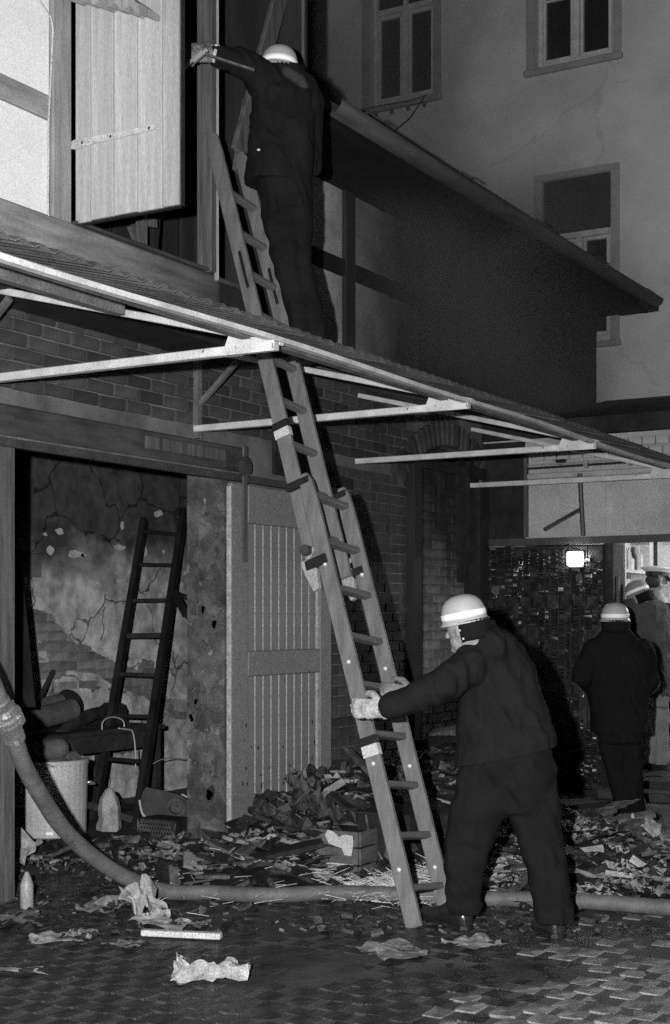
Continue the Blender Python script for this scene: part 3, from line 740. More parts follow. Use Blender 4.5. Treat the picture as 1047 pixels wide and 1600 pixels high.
# lit lamp on the door
lc = onX(898, 873, SX-.10)
lamp = thing('wall_lamp', 'small square lamp shining white against the charred door', 'lamp', lc)
MB().box((SX-.125, lc.y-.068, lc.z-.064), (SX-.066, lc.y+.068, lc.z+.064)).build('lamp_glass', M_lamp, lamp, bevel=.01)
MB().box((SX-.067, lc.y-.075, lc.z-.075), (SX-.036, lc.y+.075, lc.z+.072)).build('lamp_casing', M_lampbody, lamp, bevel=.006)
MB().box((SX-.11, lc.y-.07, lc.z-.082), (SX-.036, lc.y+.07, lc.z-.075)).build('lamp_lip', M_lampbody, lamp)
# roof of the shed
mb = MB(); mb.prism([Vector((SX-.22, -6, 3.20)), Vector((SX-.22, -6, 3.33)), Vector((7.19, -6, 4.0)), Vector((7.19, -6, 3.86))], (0, 5.88, 0))
sroof = mb.build('roof', M_char2, shed)
MB().beam((SX-.24, -6, 3.27), (SX-.24, -.1, 3.27), .05, .15).build('roof_edge_board', M_char2, sroof)
# room behind the doorway
RY = -0.80
boxpart('room_wall', (SX+.252, RY, .14), (7.1, RY+.12, 3.0), M_room, shed)
boxpart('room_wall', (7.1, -4.2, .14), (7.18, RY+.1, 3.0), M_room, shed)
boxpart('room_wall', (SX+.252, -4.3, .14), (7.1, -4.2, 3.0), M_room, shed)
boxpart('room_ceiling', (SX+.252, -4.3, 3.001), (7.18, RY+.12, 3.08), M_room, shed)
boxpart('room_floor', (SX-.0, -2.998, -.01), (7.1, RY, .14), M_floor, shed)
boxpart('door_step', (SX-.30, -3.0, -.01), (SX-.004, -1.22, .075), M_rust, shed, .01)
boxpart('room_skirting', (SX+.255, RY-.02, .141), (7.1, RY-.002, .9), M_rust, shed)
# shelf unit on the room wall
sa, sb = onY(951, 900, RY-.02), onY(988, 900, RY-.02)
shelf = thing('wall_shelf', 'cream wall shelf with bottles on the bright room wall', 'shelf', (sa.x, RY-.1, 1.4))
X0, X1 = sa.x, sb.x
for (z0, z1) in ((1.585,1.615),(2.02,2.05),(2.42,2.45)):
    boxpart('shelf_board', (X0, RY-.20, z0), (X1, RY-.003, z1), M_shelf, shelf)
boxpart('side_panel', (X0-.04, RY-.20, 1.4), (X0-.002, RY-.003, 2.5), M_shelf, shelf)
boxpart('side_panel', (X1+.002, RY-.20, 1.4), (X1+.10, RY-.003, 2.5), M_shelf, shelf)
W_ = X1 - X0
def bottle(fx, z, r, h, m, label, cat='bottle', neck=True):
    x = X0 + fx*W_; prof = [(r*.9,0),(r,.01),(r,h*.6),(r*.45,h*.75),(r*.38,h)] if neck else [(r,0),(r,h*.92),(r*.9,h*.93),(r*.9,h)]
    return MB().lathe((x, RY-.11, z), prof, UP, 12).build('bottle' if neck else 'tin', m, smooth=False, label=label, cat=cat)
bottle(.10, 1.615, .045, .26, M_labelw, 'white bottle at the left end of the room shelf')
bottle(.22, 1.615, .04, .30, M_bottle, 'tall dark bottle second from the left on the room shelf')
bottle(.36, 1.615, .045, .27, M_labelw, 'white bottle between two dark bottles on the room shelf')
bottle(.47, 1.615, .04, .25, M_bottle, 'dark bottle in the middle of the room shelf')
tn = MB()
bottle(.62, 1.615, .05, .12, M_tin, 'small grey tin beside the dark labelled box on the room shelf', 'tin', False)
kb = thing('labelled_box', 'dark box with pale label bands at the right end of the room shelf', 'box', (X0+.84*W_, RY-.11, 1.615))
boxpart('carton', (X0+.74*W_, RY-.17, 1.616), (X0+.95*W_, RY-.05, 1.85), M_bottle, kb)
for z in (1.66,1.72,1.79):
    boxpart('label_band', (X0+.75*W_, RY-.174, z), (X0+.94*W_, RY-.171, z+.03), M_tin, kb)
for i, fx in enumerate((.08,.22,.36,.5,.64,.78,.9)):
    bottle(fx, 2.05, U(.035,.05), U(.18,.26), (M_labelw, M_bottle, M_tin)[i % 3], ('white bottle','dark bottle','grey tin')[i%3] + (' first',' second',' third',' fourth',' fifth',' sixth',' seventh')[i] + ' from the left on the upper room shelf', 'bottle' if i%3 != 2 else 'tin', i%3 != 2)
cx = onY(1024, 870, RY-.02)
MB().tube([(cx.x, RY-.02, 2.9), (cx.x+.02, RY-.02, 2.0), (cx.x+.03, RY-.02, 1.5)], .018, 6).build('cable_pipe', M_cable, shed)
boxpart('cable_switch', (cx.x-.02, RY-.06, 1.93), (cx.x+.09, RY-.003, 2.03), M_cable, shed)
# bulb that lights the room
bulb = thing('hanging_bulb', 'bare bulb hanging from the ceiling of the lit room', 'lamp', (5.7, -2.6, 2.5))
MB().tube([(5.7,-2.6,3.0),(5.7,-2.6,2.62)], .006, 6).build('flex', M_cable, bulb)
MB().lathe((5.7,-2.6,2.5), [(.008,-.06),(.03,-.04),(.036,0),(.02,.06),(.018,.12)], UP, 14).build('bulb_glass', M_bulb, bulb, smooth=True)
rl = bpy.data.lights.new('bulb_light', 'POINT'); rl.energy = 85; rl.shadow_soft_size = .04
rlo = bpy.data.objects.new('bulb_light', rl); COL.objects.link(rlo); rlo.location = (5.7, -2.6, 2.40)

# ================================================================== TALL HOUSE BEHIND
HXX = 7.2
tall = thing('rendered_house', 'tall grey rendered house with casement windows behind the smoky yard', 'building', (HXX, 1, 0))
wins = [((578,-150),(678,158),'left'), ((836,-210),(958,98),'right'), ((848,284),(955,530),'low')]
holes = []
for (a, b, nm) in wins:
    p0, p1 = onX(a[0], a[1], HXX), onX(b[0], b[1], HXX)
    pa = onX(a[0], b[1]+10, HXX)
    holes.append((p1.y, p0.y, pa.z, p0.z))
# wall pieces around the holes: cut by a grid of the hole edges
ys = sorted({-9.0, 9.0} | {h[0] for h in holes} | {h[1] for h in holes}); zs = sorted({0.0, 11.0} | {h[2] for h in holes} | {h[3] for h in holes})
wm = MB()
for i in range(len(ys)-1):
    for j in range(len(zs)-1):
        cy, czz = (ys[i]+ys[i+1])/2, (zs[j]+zs[j+1])/2
        if any(h[0] < cy < h[1] and h[2] < czz < h[3] for h in holes): continue
        wm.box((HXX, ys[i], zs[j]), (HXX+.4, ys[i+1], zs[j+1]))
tw = wm.build('rendered_wall', M_house, tall)
for h, (a, b, nm) in zip(holes, wins):
    y0, y1, z0, z1 = h; wy = y1-y0
    w = MB(); w.box((HXX+.16, y0, z0), (HXX+.18, y1, z1))
    win = w.build('window', M_glass, tall)
    def wp(name, ya, yb, za, zb, xa=HXX+.09, xb=HXX+.155, m=M_winframe, bev=.006): return boxpart(name, (xa, ya, za), (xb, yb, zb), m, win, bev)
    f = .055
    # rendered surround standing proud of the wall
    boxpart('surround', (HXX-.03, y0-.10, z0-.02), (HXX-.002, y0-.001, z1), M_house_trim, win, .005)
    boxpart('surround', (HXX-.03, y1+.001, z0-.02), (HXX-.002, y1+.10, z1), M_house_trim, win, .005)
    boxpart('sill', (HXX-.07, y0-.12, z0-.09), (HXX-.002, y1+.12, z0-.022), M_house_trim, win, .008)
    if nm == 'low': boxpart('surround', (HXX-.03, y0-.10, z1+.002), (HXX-.002, y1+.10, z1+.07), M_house_trim, win, .005)
    wp('frame_side', y0+.002, y0+f, z0+.002, z1); wp('frame_side', y1-f, y1-.002, z0+.002, z1)
    wp('frame_foot', y0+f+.001, y1-f-.001, z0+.002, z0+.07)
    ym = (y0+y1)/2
    ztr = z0 + (1.12 if nm != 'low' else 1.20)
    wp('mullion', ym-.04, ym+.04, z0+.071, ztr-.001, HXX+.07, HXX+.155)
    wp('transom', y0+f+.001, y1-f-.001, ztr, ztr+.065, HXX+.065, HXX+.155)
    for (ya, yb) in ((y0+f+.002, ym-.042), (ym+.042, y1-f-.002)):
        wp('casement', ya, ya+.035, z0+.073, ztr-.003, HXX+.10, HXX+.15); wp('casement', yb-.035, yb, z0+.073, ztr-.003, HXX+.10, HXX+.15)
        wp('casement', ya+.036, yb-.036, z0+.073, z0+.115, HXX+.10, HXX+.15); wp('casement', ya+.036, yb-.036, ztr-.045, ztr-.003, HXX+.10, HXX+.15)
        if nm == 'right': wp('glazing_bar', ya+.036, yb-.036, z0+.78, z0+.805, HXX+.11, HXX+.15)
    if nm == 'low': wp('lowered_blind', y0+.003, y1-.003, ztr+.067, z1-.003, HXX+.03, HXX+.10, M_blind)
    elif nm == 'left': wp('mullion', ym-.025, ym+.025, ztr+.067, z1-.003, HXX+.08, HXX+.15)
    if nm == 'left':                                       # pale curtain edge behind the left casement
        boxpart('curtain', (HXX+.185, ym+.10, z0+.08), (HXX+.20, ym+.17, ztr), M_tin, win)
# wires on insulators under the left window
h = holes[0]
for k in range(4):
    y = h[1] - .12 - k*.22
    MB().lathe((HXX-.07, y, h[2]-.16), [(.012,0),(.026,.015),(.02,.04),(.026,.055),(.01,.07)], UP, 8).build('insulator', M_lampbody, tall)
MB().tube([onX(540,180,HXX-.07), onX(590,166,HXX-.07), onX(640,158,HXX-.07), onX(668,148,HXX-.07)], .007, 5).build('wire', M_cable, tall)
MB().tube([onX(664,150,HXX-.07), onX(640,185,HXX-.2), onX(600,218,HXX-.4), onX(560,235,HXX-.6)], .008, 5).build('wire', M_cable, tall)
MB().tube([onX(545,186,HXX-.06), onX(600,170,HXX-.06), onX(668,160,HXX-.06)], .005, 5).build('wire', M_cable, tall)

# ================================================================== LADDERS
FL = gnd(648, 1450); FL.z = 0.0
TL = Vector((-1.045, -.665, 4.52))
ld = (TL - FL).normalized()                                # up the rail
rd = Vector((1, 0, -.075)); rd = (rd - ld * rd.dot(ld)).normalized()   # along the rungs
ln = rd.cross(ld)                                          # out of the ladder plane, into the building
lad = thing('extension_ladder', 'two-section wooden extension ladder leaning steeply from the yard to the open hatch', 'ladder', FL)
LEN = (TL - FL).length
WD = .40
def lpt(s, w, o=0): return FL + ld*s + rd*w + ln*o
def rail(s0, s1, w, o, th, dp_, name='rail', tip=True):
    mb = MB()
    a, b = lpt(s0, w, o), lpt(s1, w, o)
    R = []
    for p, k in ((a, 1.0), (a + ld*.02, 1), (b - ld*.16, 1.0), (b - ld*.05, .86), (b, .45)):
        q = dp_ * k
        R.append([p - rd*th/2 - ln*q/2, p + rd*th/2 - ln*q/2, p + rd*th/2 + ln*q/2, p - rd*th/2 + ln*q/2])
    mb.rings(R)
    return mb.build(name, M_ladder, lad, bevel=.006)
LOWER = 2.52
for w in (0, WD):
    r_ = rail(0, LOWER, w, 0, .034, .092)
    for s_ in ((.93,) if w == 0 else ()):
        MB().obox(lpt(s_, w), ld*.03, rd*.0185, ln*.0475).build('white_band', M_bandw, r_)
        MB().obox(lpt(s_+.055, w), ld*.022, rd*.0183, ln*.0473).build('black_band', M_strap, r_)
    k = 0; s_ = .30
    while s_ < LOWER - .1:
        MB().ellip(lpt(s_, w-.018 if w == 0 else w-.018, .0), rd*.006, ln*.012, ld*.012, 10, 5).build('bolt', M_bolt, r_); s_ += .56
U0 = 1.99
for w in (.045, WD-.045):
    r_ = rail(U0, LEN, w, -.095, .032, .094)
    if w < .1: MB().obox(lpt(2.82, w, -.095), ld*.025, rd*.018, ln*.049).build('white_band', M_bandw, r_)
    if w < .1: MB().obox(lpt(2.87, w, -.095), ld*.022, rd*.0178, ln*.0488).build('black_band', M_strap, r_)
    mb = MB(); mb.prism([lpt(3.75, w-.017, -.098), lpt(3.75, w-.017, -.078), lpt(3.99, w-.017, -.078), lpt(4.0, w-.017, -.088), lpt(3.99, w-.017, -.098)], rd*.0015); mb.build('slot', M_strap, r_)
s_ = .20; rungs = []
while s_ < LOWER - .1:
    MB().obox(lpt(s_, WD/2, 0), rd*(WD/2+.012), ln*.026, ld*.017).build('rung', M_rung, lad, bevel=.006); s_ += .275
s_ = U0 + .22
while s_ < LEN - .25:
    MB().obox(lpt(s_, WD/2, -.088), rd*(WD/2-.045+.01), ln*.024, ld*.016).build('rung', M_rung, lad, bevel=.006); s_ += .275
# iron guides and catches where the sections overlap
for w, sg in ((.0, -1), (WD, 1)):
    ft = MB()
    ft.obox(lpt(U0+.02, w+sg*.004, -.05), ld*.03, rd*.022, ln*.072)
    fo = ft.build('guide_iron', M_rustd, lad, bevel=.008)
    MB().prism([lpt(U0-.02, w-.02, -.14), lpt(U0+.06, w-.02, -.15), lpt(U0+.05, w-.02, -.05), lpt(U0-.12, w-.02, -.07), lpt(U0-.13, w-.02, -.11)], rd*.04).build('hook', M_tin, fo, bevel=.006)
    MB().tube([lpt(U0+.11, w, -.10)+rd*(-.03), lpt(U0+.11, w, -.10)+rd*.03], .03, 12).build('roller', M_iron, fo)
    MB().obox(lpt(LOWER-.04, w, -.05), ld*.022, rd*.022, ln*.08).build('guide_iron', M_rustd, lad, bevel=.008)
    MB().tube([lpt(LOWER-.55+.02*k, w+.02, -.05-.07*math.sin(k/7*math.pi)) for k in range(8)], .012, 6).build('rope_loop', M_tin, lad)

# ladder inside the room, black with soot
pFL, pFR = gnd(146, 1284), gnd(212, 1300)
pTL, pTR = onY(226, 812, 2.31), onY(288, 798, 2.31)
il = thing('short_ladder', 'black sooty wooden ladder leaning on the stained wall inside the doorway', 'ladder', (pFL + pFR) / 2)
for a, b in ((pFL, pTL), (pFR, pTR)):
    MB().beam(a, b, .05, .095, Vector((1, .3, 0))).build('rail', M_char2, il, bevel=.006)
for i, t in enumerate((.06, .185, .315, .44, .57, .69, .815, .93)):
    a, b = pFL.lerp(pTL, t), pFR.lerp(pTR, t)
    b.z = a.z*.5 + b.z*.5; a.z = b.z + U(-.012,.012)
    e = (b-a)*.04
    MB().beam(a - e, b + e, .03, .032 + (.012 if i == 4 else 0)).build('rung', M_char2, il, bevel=.004)

# ================================================================== FIRE HOSE
hp = [K(-60, 985, 6.3), K(-22, 1045, 6.45), K(4, 1108, 6.6)]
h2 = [K(22, 1150, 6.72), K(35, 1190, 6.85), K(62, 1240, 7.05), K(100, 1296, 7.3), K(150, 1342, 7.52), K(205, 1375, 7.70), K(262, 1396, 7.82)]
hg = [(330,1407),(420,1411),(520,1407),(600,1409),(660,1412),(740,1416),(800,1417),(880,1419),(960,1424),(1047,1431),(1150,1437),(1320,1443),(1550,1440)]
for q in hg:
    p = gnd(*q); p.z = .043; h2.append(p)
h2[6].z = max(h2[6].z, .06)
def smooth_path(P, n=6):
    out = []
    for i in range(len(P)-1):
        p0, p1, p2, p3 = P[max(i-1,0)], P[i], P[i+1], P[min(i+2,len(P)-1)]
        for k in range(n):
            t = k/n
            out.append(.5*((2*p1) + (p2-p0)*t + (2*p0-5*p1+4*p2-p3)*t*t + (-p0+3*p1-3*p2+p3)*t**3))
    out.append(P[-1]); return out
hose = thing('fire_hose', 'thick grey canvas fire hose curving down and lying across the wet yard', 'hose', gnd(330, 1407))
hpts = smooth_path(h2)
MB().tube(hpts, [.043*(1+.05*mnoise.noise(Vector((i*.35,0,1)))) for i in range(len(hpts))], 16).build('hose_length', M_hose, hose, smooth=True)
MB().tube(smooth_path(hp), .043, 16).build('hose_length', M_hose, hose, smooth=True)
ca, cb = hp[-1], h2[0]; cdr = (cb - ca).normalized(); cl = (cb - ca).length
cp = MB(); cp.lathe(ca - cdr*.06, [(.044,0),(.050,.004),(.050,.05),(.058,.055),(.066,.07),(.066,.095),(.078,.10),(.078,.118),(.060,.122)], cdr, 20)
cpo = cp.build('coupling', M_alu, hose, smooth=False)
MB().lathe(ca + cdr*.066, [(.060,0),(.078,.004),(.078,.022),(.064,.027),(.064,.05),(.052,.056),(.052,.10),(.046,.104)], cdr, 20).build('coupling', M_alu, hose)
sd_ = cdr.orthogonal().normalized(); s2_ = cdr.cross(sd_)
for k in range(4):
    a = k*math.pi/2 + .4; dv = sd_*math.cos(a) + s2_*math.sin(a); tv = cdr.cross(dv)
    MB().obox(ca + cdr*.055 + dv*.077, cdr*.03, dv*.011, tv*.016).build('lug', M_alu, cpo, bevel=.004)
for k in range(4):
    MB().lathe(cb + cdr*(-.02+.012*k), [(.049,0),(.0505,.003),(.049,.006)], cdr, 16).build('binding_wire', M_alu, hose)

# ================================================================== INSIDE THE DOORWAY
dc = gnd(80, 1308); dc.z = 0.02
drum = thing('enamel_drum', 'round white enamel wash drum standing just inside the doorway', 'drum', dc)
MB().lathe(dc, [(.235,0),(.25,.01),(.252,.03),(.25,.05),(.262,.50),(.268,.52),(.272,.54),(.264,.545),(.256,.53),(.252,.50),(.24,.06),(0.02,.055)], UP, 32).build('body', M_drum, drum, smooth=False)
for a in (.3, .3+math.pi):
    d = RT*math.cos(a) + FW*math.sin(a)
    MB().tube([dc + d*.262 + UP*.36 + d.cross(UP)*.05, dc + d*.30 + UP*.36 + d.cross(UP)*.04, dc + d*.30 + UP*.36 - d.cross(UP)*.04, dc + d*.262 + UP*.36 - d.cross(UP)*.05], .011, 8).build('handle', M_alu, drum)
def crumple(c, sx, sy, h, m, seed, name, label=None, cat=None, group=None, parent=None, n=9, rot=0, tilt=0, edge=0.35, sharp=1.0, burn=False):
    """a crumpled sheet with folds and a ragged torn outline, given thickness"""
    r = random.Random(seed); mb = MB(); off = Vector((r.uniform(0,50), r.uniform(0,50), 0))
    P = []
    for j in range(n):
        for i in range(n):
            u, v = i/(n-1)*2-1, j/(n-1)*2-1
            k = 1 + edge*mnoise.noise(Vector((u*1.7, v*1.7, 0)) + off)*max(abs(u), abs(v)) 
            z = h*(abs(mnoise.noise(Vector((u*1.3*sharp, v*1.3*sharp, 1)) + off))*1.6 + .35*abs(mnoise.noise(Vector((u*3.5, v*3.5, 2)) + off)))
            x_, y_ = u*sx*k/2, v*sy*k/2
            z += x_*math.tan(tilt)
            P.append(Vector((x_*math.cos(rot)-y_*math.sin(rot), x_*math.sin(rot)+y_*math.cos(rot), z)))
    zmin = min(p.z for p in P); th = .0015
    c = Vector(c)
    P = [p + c - UP*zmin for p in P]
    N_ = n*n
    fs = []
    for j in range(n-1):
        for i in range(n-1):
            a = j*n+i; fs.append((a, a+1, a+n+1, a+n)); fs.append((N_+a+n, N_+a+n+1, N_+a+1, N_+a))
    rim = [i for i in range(n)] + [k*n+n-1 for k in range(1, n)] + [(n-1)*n+i for i in range(n-2, -1, -1)] + [k*n for k in range(n-2, 0, -1)]
    for q in range(len(rim)):
        a, b = rim[q], rim[(q+1) % len(rim)]; fs.append((b, a, N_+a, N_+b))
    mb.add([p + UP*th for p in P] + P, fs)
    if burn:
        for fi, f in enumerate(fs):
            a = f[0] % N_; i_, j_ = a % n, a // n
            rimd = min(i_, j_, n-1-i_, n-1-j_)
            q = mnoise.noise(Vector((i_*.55, j_*.55, 7)) + off*2)
            if (rimd == 0 and q > -.25) or (rimd == 1 and q > .12) or q > .34: mb.mi[fi] = 1
        return mb.build(name, [m, M_ash], parent, label=label, cat=cat, group=group)
    return mb.build(name, m, parent, label=label, cat=cat, group=group)
crumple(dc + UP*.50 - RT*.02, .40, .36, .13, M_roll, 3, 'sacking', 'grey crumpled sacking heaped on top of the white drum', 'sacking', n=12)
MB().capsule([dc + UP*.60 - RT*.16 - FW*.1, dc + UP*.62 + RT*.06 - FW*.06], [.075, .08], 14).build('rag_roll', M_roll, None, smooth=True, label='grey rolled rag lying on the white drum behind the hose', cat='rag')
# workbench along the back
tl_, tr_ = onY(40, 1165, 1.75), onY(236, 1165, 1.75)
bench = thing('workbench', 'dark charred workbench against the stained wall behind the drum', 'bench', ((tl_.x+tr_.x)/2, 1.9, 0))
jit(MB().box((tl_.x-.1, 1.60, .66), (tr_.x, 2.33, .70)), .004).build('bench_top', M_rust, bench, bevel=.006)
MB().box((tl_.x-.08, 1.62, .53), (tr_.x-.04, 1.645, .658)).build('apron', M_rust, bench)
for x in (tl_.x-.05, tl_.x+.42, tr_.x-.1):
    MB().box((x, 1.625, 0), (x+.07, 1.695, .657)).build('leg', M_rust, bench)
    MB().box((x, 2.2, 0), (x+.07, 2.27, .657)).build('leg', M_rust, bench)
q0, q1 = onY(38, 1128, 1.8), onY(114, 1108, 1.8)
MB().lathe(q0, [(.075,0),(.085,.01),(.085,(q1-q0).length-.01),(.075,(q1-q0).length)], q1-q0, 18).build('felt_roll', M_roll, None, smooth=False, label='grey roll of roofing felt lying on the dark workbench', cat='roll')
q0, q1 = onY(30, 1108, 1.98), onY(95, 1094, 1.98)
MB().lathe(q0, [(.04,0),(.05,.01),(.05,(q1-q0).length)], q1-q0, 14).build('felt_roll', M_roll, None, label='thinner grey roll lying behind the felt roll on the workbench', cat='roll')
MB().lathe(onY(110, 1102, 2.15), [(.01,.02),(.12,.0),(.135,-.01),(.135,-.02),(.02,-.02)], Vector((-.2,-1,.25)), 24).build('round_lid', M_char2, None, label='round black pan lid propped up on the workbench', cat='lid')
mb = MB(); c = onY(183, 1140, 1.95)
MB().prism([onY(164,1140,1.9), onY(163,1122,1.9), onY(194,1098,1.9), onY(199,1108,1.9), onY(200,1140,1.9)], (.02,.22,0)).build('dark_box', M_char2, None, bevel=.008, label='black wedge-shaped box standing on the workbench behind the ladder', cat='box')
jit(MB().tube(smooth_path([onY(95,1148,1.8), onY(125,1125,1.85), onY(160,1112,1.9)]), [.05]*12+[.03], 10), .02, 8).build('bent_sheet', M_rust, None, label='black bent sheet lying between the roll and the box on the workbench', cat='sheet')
MB().tube(smooth_path([onY(160,1145,1.66), onY(160,1130,1.66), onY(168,1122,1.68), onY(182,1121,1.7), onY(193,1127,1.7), onY(194,1138,1.7)]), .006, 6).build('bright_wire', M_wire, None, smooth=True, label='thin bright wire hoop on the front of the workbench', cat='wire')
MB().tube(smooth_path([onY(185,1138,1.58), onY(200,1140,1.58), onY(207,1143,1.58), onY(211,1165,1.58), onY(212,1200,1.57)]), .006, 6).build('bright_wire', M_wire, None, smooth=True, label='thin bright wire hanging down over the workbench edge', cat='wire')
MB().tube(smooth_path([onY(226,1222,1.5), onY(228,1205,1.5), onY(245,1190,1.52), onY(268,1184,1.6), onY(292,1187,1.7)]), .005, 6).build('wire_arc', M_wire, None, smooth=True, label='thin wire arching up beside the foot of the sooty ladder', cat='wire')
# white cone-shaped bottle
bc = gnd(171, 1304); bc.z = .03
mb = MB(); mb.lathe(bc, [(.095,0),(.10,.03),(.088,.08),(.092,.16),(.070,.23),(.030,.285),(.008,.30)], UP, 5, sx=.8)
jit(mb, .015, 8).build('white_bag', M_paper, None, bevel=.006, smooth=False, label='white pointed paper bag standing behind the foot of the sooty ladder', cat='bag')
MB().beam(gnd(136,1305)+UP*.22, K(206,1281,10.5), .05, .05).build('pipe_offcut', M_rust, None, label='dark pipe lying across the floor through the sooty ladder', cat='pipe')
# dark curved cowl with a lamp ring
cc = gnd(258, 1300)
cow = thing('metal_cowl', 'dark curved metal cowl with round lamp ring beside the doorway pier', 'cowl', cc)
P = []
mb = MB()
A = [(222,1283),(216,1262),(220,1240),(226,1228),(262,1236),(284,1242),(299,1252),(301,1270),(290,1286),(262,1289)]
fr = [K(p[0], p[1], 10.45) for p in A]; bkk = [K(p[0]+2, p[1]+4, 10.75) for p in A]; md = [K(p[0]*.95+259*.05, p[1]*.95+1260*.05, 10.38) for p in A]
mb.rings([bkk, fr, md]).build('shell', M_rust, cow, smooth=False)
lcx = K(276, 1261, 10.33)
MB().lathe(lcx, [(.055,.03),(.068,.0),(.068,-.02),(.05,-.024),(.046,.01),(.012,.02),(.01,-.01)], FW, 18).build('lamp_ring', M_ash2, cow)
MB().tube(smooth_path([K(218,1250,10.33), K(222,1270,10.33), K(232,1281,10.33)]), .008, 6).build('trim', M_wire, cow)
MB().tube(smooth_path([K(284,1241,10.36), K(299,1250,10.36), K(302,1264,10.36), K(312,1276,10.36)]), .006, 6).build('trim', M_wire, cow)
kc = gnd(249, 1310)
kr = thing('mesh_crate', 'low dark wire-mesh crate under the metal cowl beside the sooty ladder', 'crate', kc)
MB().box((kc.x-.02, kc.y-.16, .0), (kc.x+.18, kc.y+.16, .14)).build('tray', M_char2, kr)
mb = MB()
e0, e1 = Vector((kc.x-.03, kc.y+.17, 0)), Vector((kc.x-.03, kc.y-.17, 0))
for k in range(14):
    for sgn in (1,-1):
        a = e0.lerp(e1, k/14); b = e0.lerp(e1, min(1, max(0, (k+sgn*2)/14)))
        mb.beam(a+UP*.01, b+UP*.135, .004, .005)
mb.build('mesh_side', M_ash2, kr, kind='stuff')
# dark board leaning left inside, and a poker
MB().prism([onY(10,870,1.1), onY(34,880,1.1), onY(56,1105,.9), onY(14,1105,.9)], (0,.03,0)).build('leaning_board', M_char2, None, label='tall black board leaning inside the doorway at the left jamb', cat='board')
MB().beam(onY(60,1096,1.9), onY(83,1049,2.3), .03, .03).build('poker', M_iron, None, label='thin black rod leaning on the wall above the felt roll', cat='rod')
MB().beam(K(272,925,12.2), K(291,962,12.0), .05, .04).build('wall_hook', M_char2, back)
MB().beam(K(278,928,12.2), K(290,932,12.0), .03, .03).build('wall_hook', M_char2, back)

# ================================================================== PEOPLE
def solid(mb, name, m, parent, voxel=.011, smooth=6, wr=.006, wf=9.0, folds=(), sub=False, cut=None):
    """melt overlapping closed lofts into one continuous skin, then crease it like cloth"""
    og = WL[parent.name]
    me = mb.mesh('tmp', m, og)
    o = bpy.data.objects.new('tmp', me); COL.objects.link(o)
    r = o.modifiers.new('r', 'REMESH'); r.mode = 'VOXEL'; r.voxel_size = voxel
    s_ = o.modifiers.new('s', 'SMOOTH'); s_.iterations = smooth; s_.factor = .5
    dg = bpy.context.evaluated_depsgraph_get()
    m2 = bpy.data.meshes.new_from_object(o.evaluated_get(dg)); m2.name = name
    bpy.data.objects.remove(o)
    if wr:
        for v in m2.vertices:
            p = v.co + og; n = v.normal; d = 0
            q = Vector((p.x*wf, p.y*wf, p.z*wf*.6 + (p.x-p.y)*wf*.35))*1.45; w = mnoise.noise_vector(q*.5)*1.2
            d += (1 - abs(mnoise.noise(q + w))*2.6) * wr * 1.25
            d += mnoise.noise(q*2.3 + w)*wr*.6
            for (c, dr, rad, amp, fr) in folds:
                e = p - c; l = e.length
                if l < rad: d += 1.6*amp*(1-l/rad)**1.2*math.sin(e.dot(dr)*fr + 2*mnoise.noise(q*.7))
            v.co = v.co + n*d
    if cut:
        b_ = bmesh.new(); b_.from_mesh(m2)
        for (pc, pn) in cut:
            rs = bmesh.ops.bisect_plane(b_, geom=b_.verts[:] + b_.edges[:] + b_.faces[:], plane_co=Vector(pc) - og, plane_no=Vector(pn).normalized(), clear_outer=True)
            bmesh.ops.holes_fill(b_, edges=[e for e in rs['geom_cut'] if isinstance(e, bmesh.types.BMEdge)], sides=0)
        b_.to_mesh(m2); b_.free()
    m2.polygons.foreach_set('use_smooth', [True]*len(m2.polygons))
    if cut:
        for q_ in m2.polygons:
            if len(q_.vertices) > 6: q_.use_smooth = False
    m2.materials.clear(); m2.materials.append(m)
    o2 = bpy.data.objects.new(name, m2); COL.objects.link(o2)
    o2.parent = parent; WL[o2.name] = og.copy()
    return o2
def torso(mb, secs, d, seg=20, fw=FW, rt=RT):
    """secs = (px centre, py, half-width px, half-depth m, depth offset m) seen at depth d: elliptic sections stacked upward"""
    R = []
    for q_ in secs:
        (cx_, cy_, hw, hd, do) = q_[:5]; tl = q_[5] if len(q_) > 5 else 0
        c = K(cx_, cy_, d + do); h = hw*(d+do)/2222; rt_ = rt + UP*tl
        R.append([c + rt_*(h*math.copysign(abs(math.cos(a))**.85, math.cos(a))) + fw*(hd*math.copysign(abs(math.sin(a))**.85, math.sin(a))) for a in [2*math.pi*k/seg for k in range(seg)]])
    mb.rings(R); return mb
def limb(mb, pts, seg=14):
    mb.capsule([p for p, r in pts], [r for p, r in pts], seg); return mb
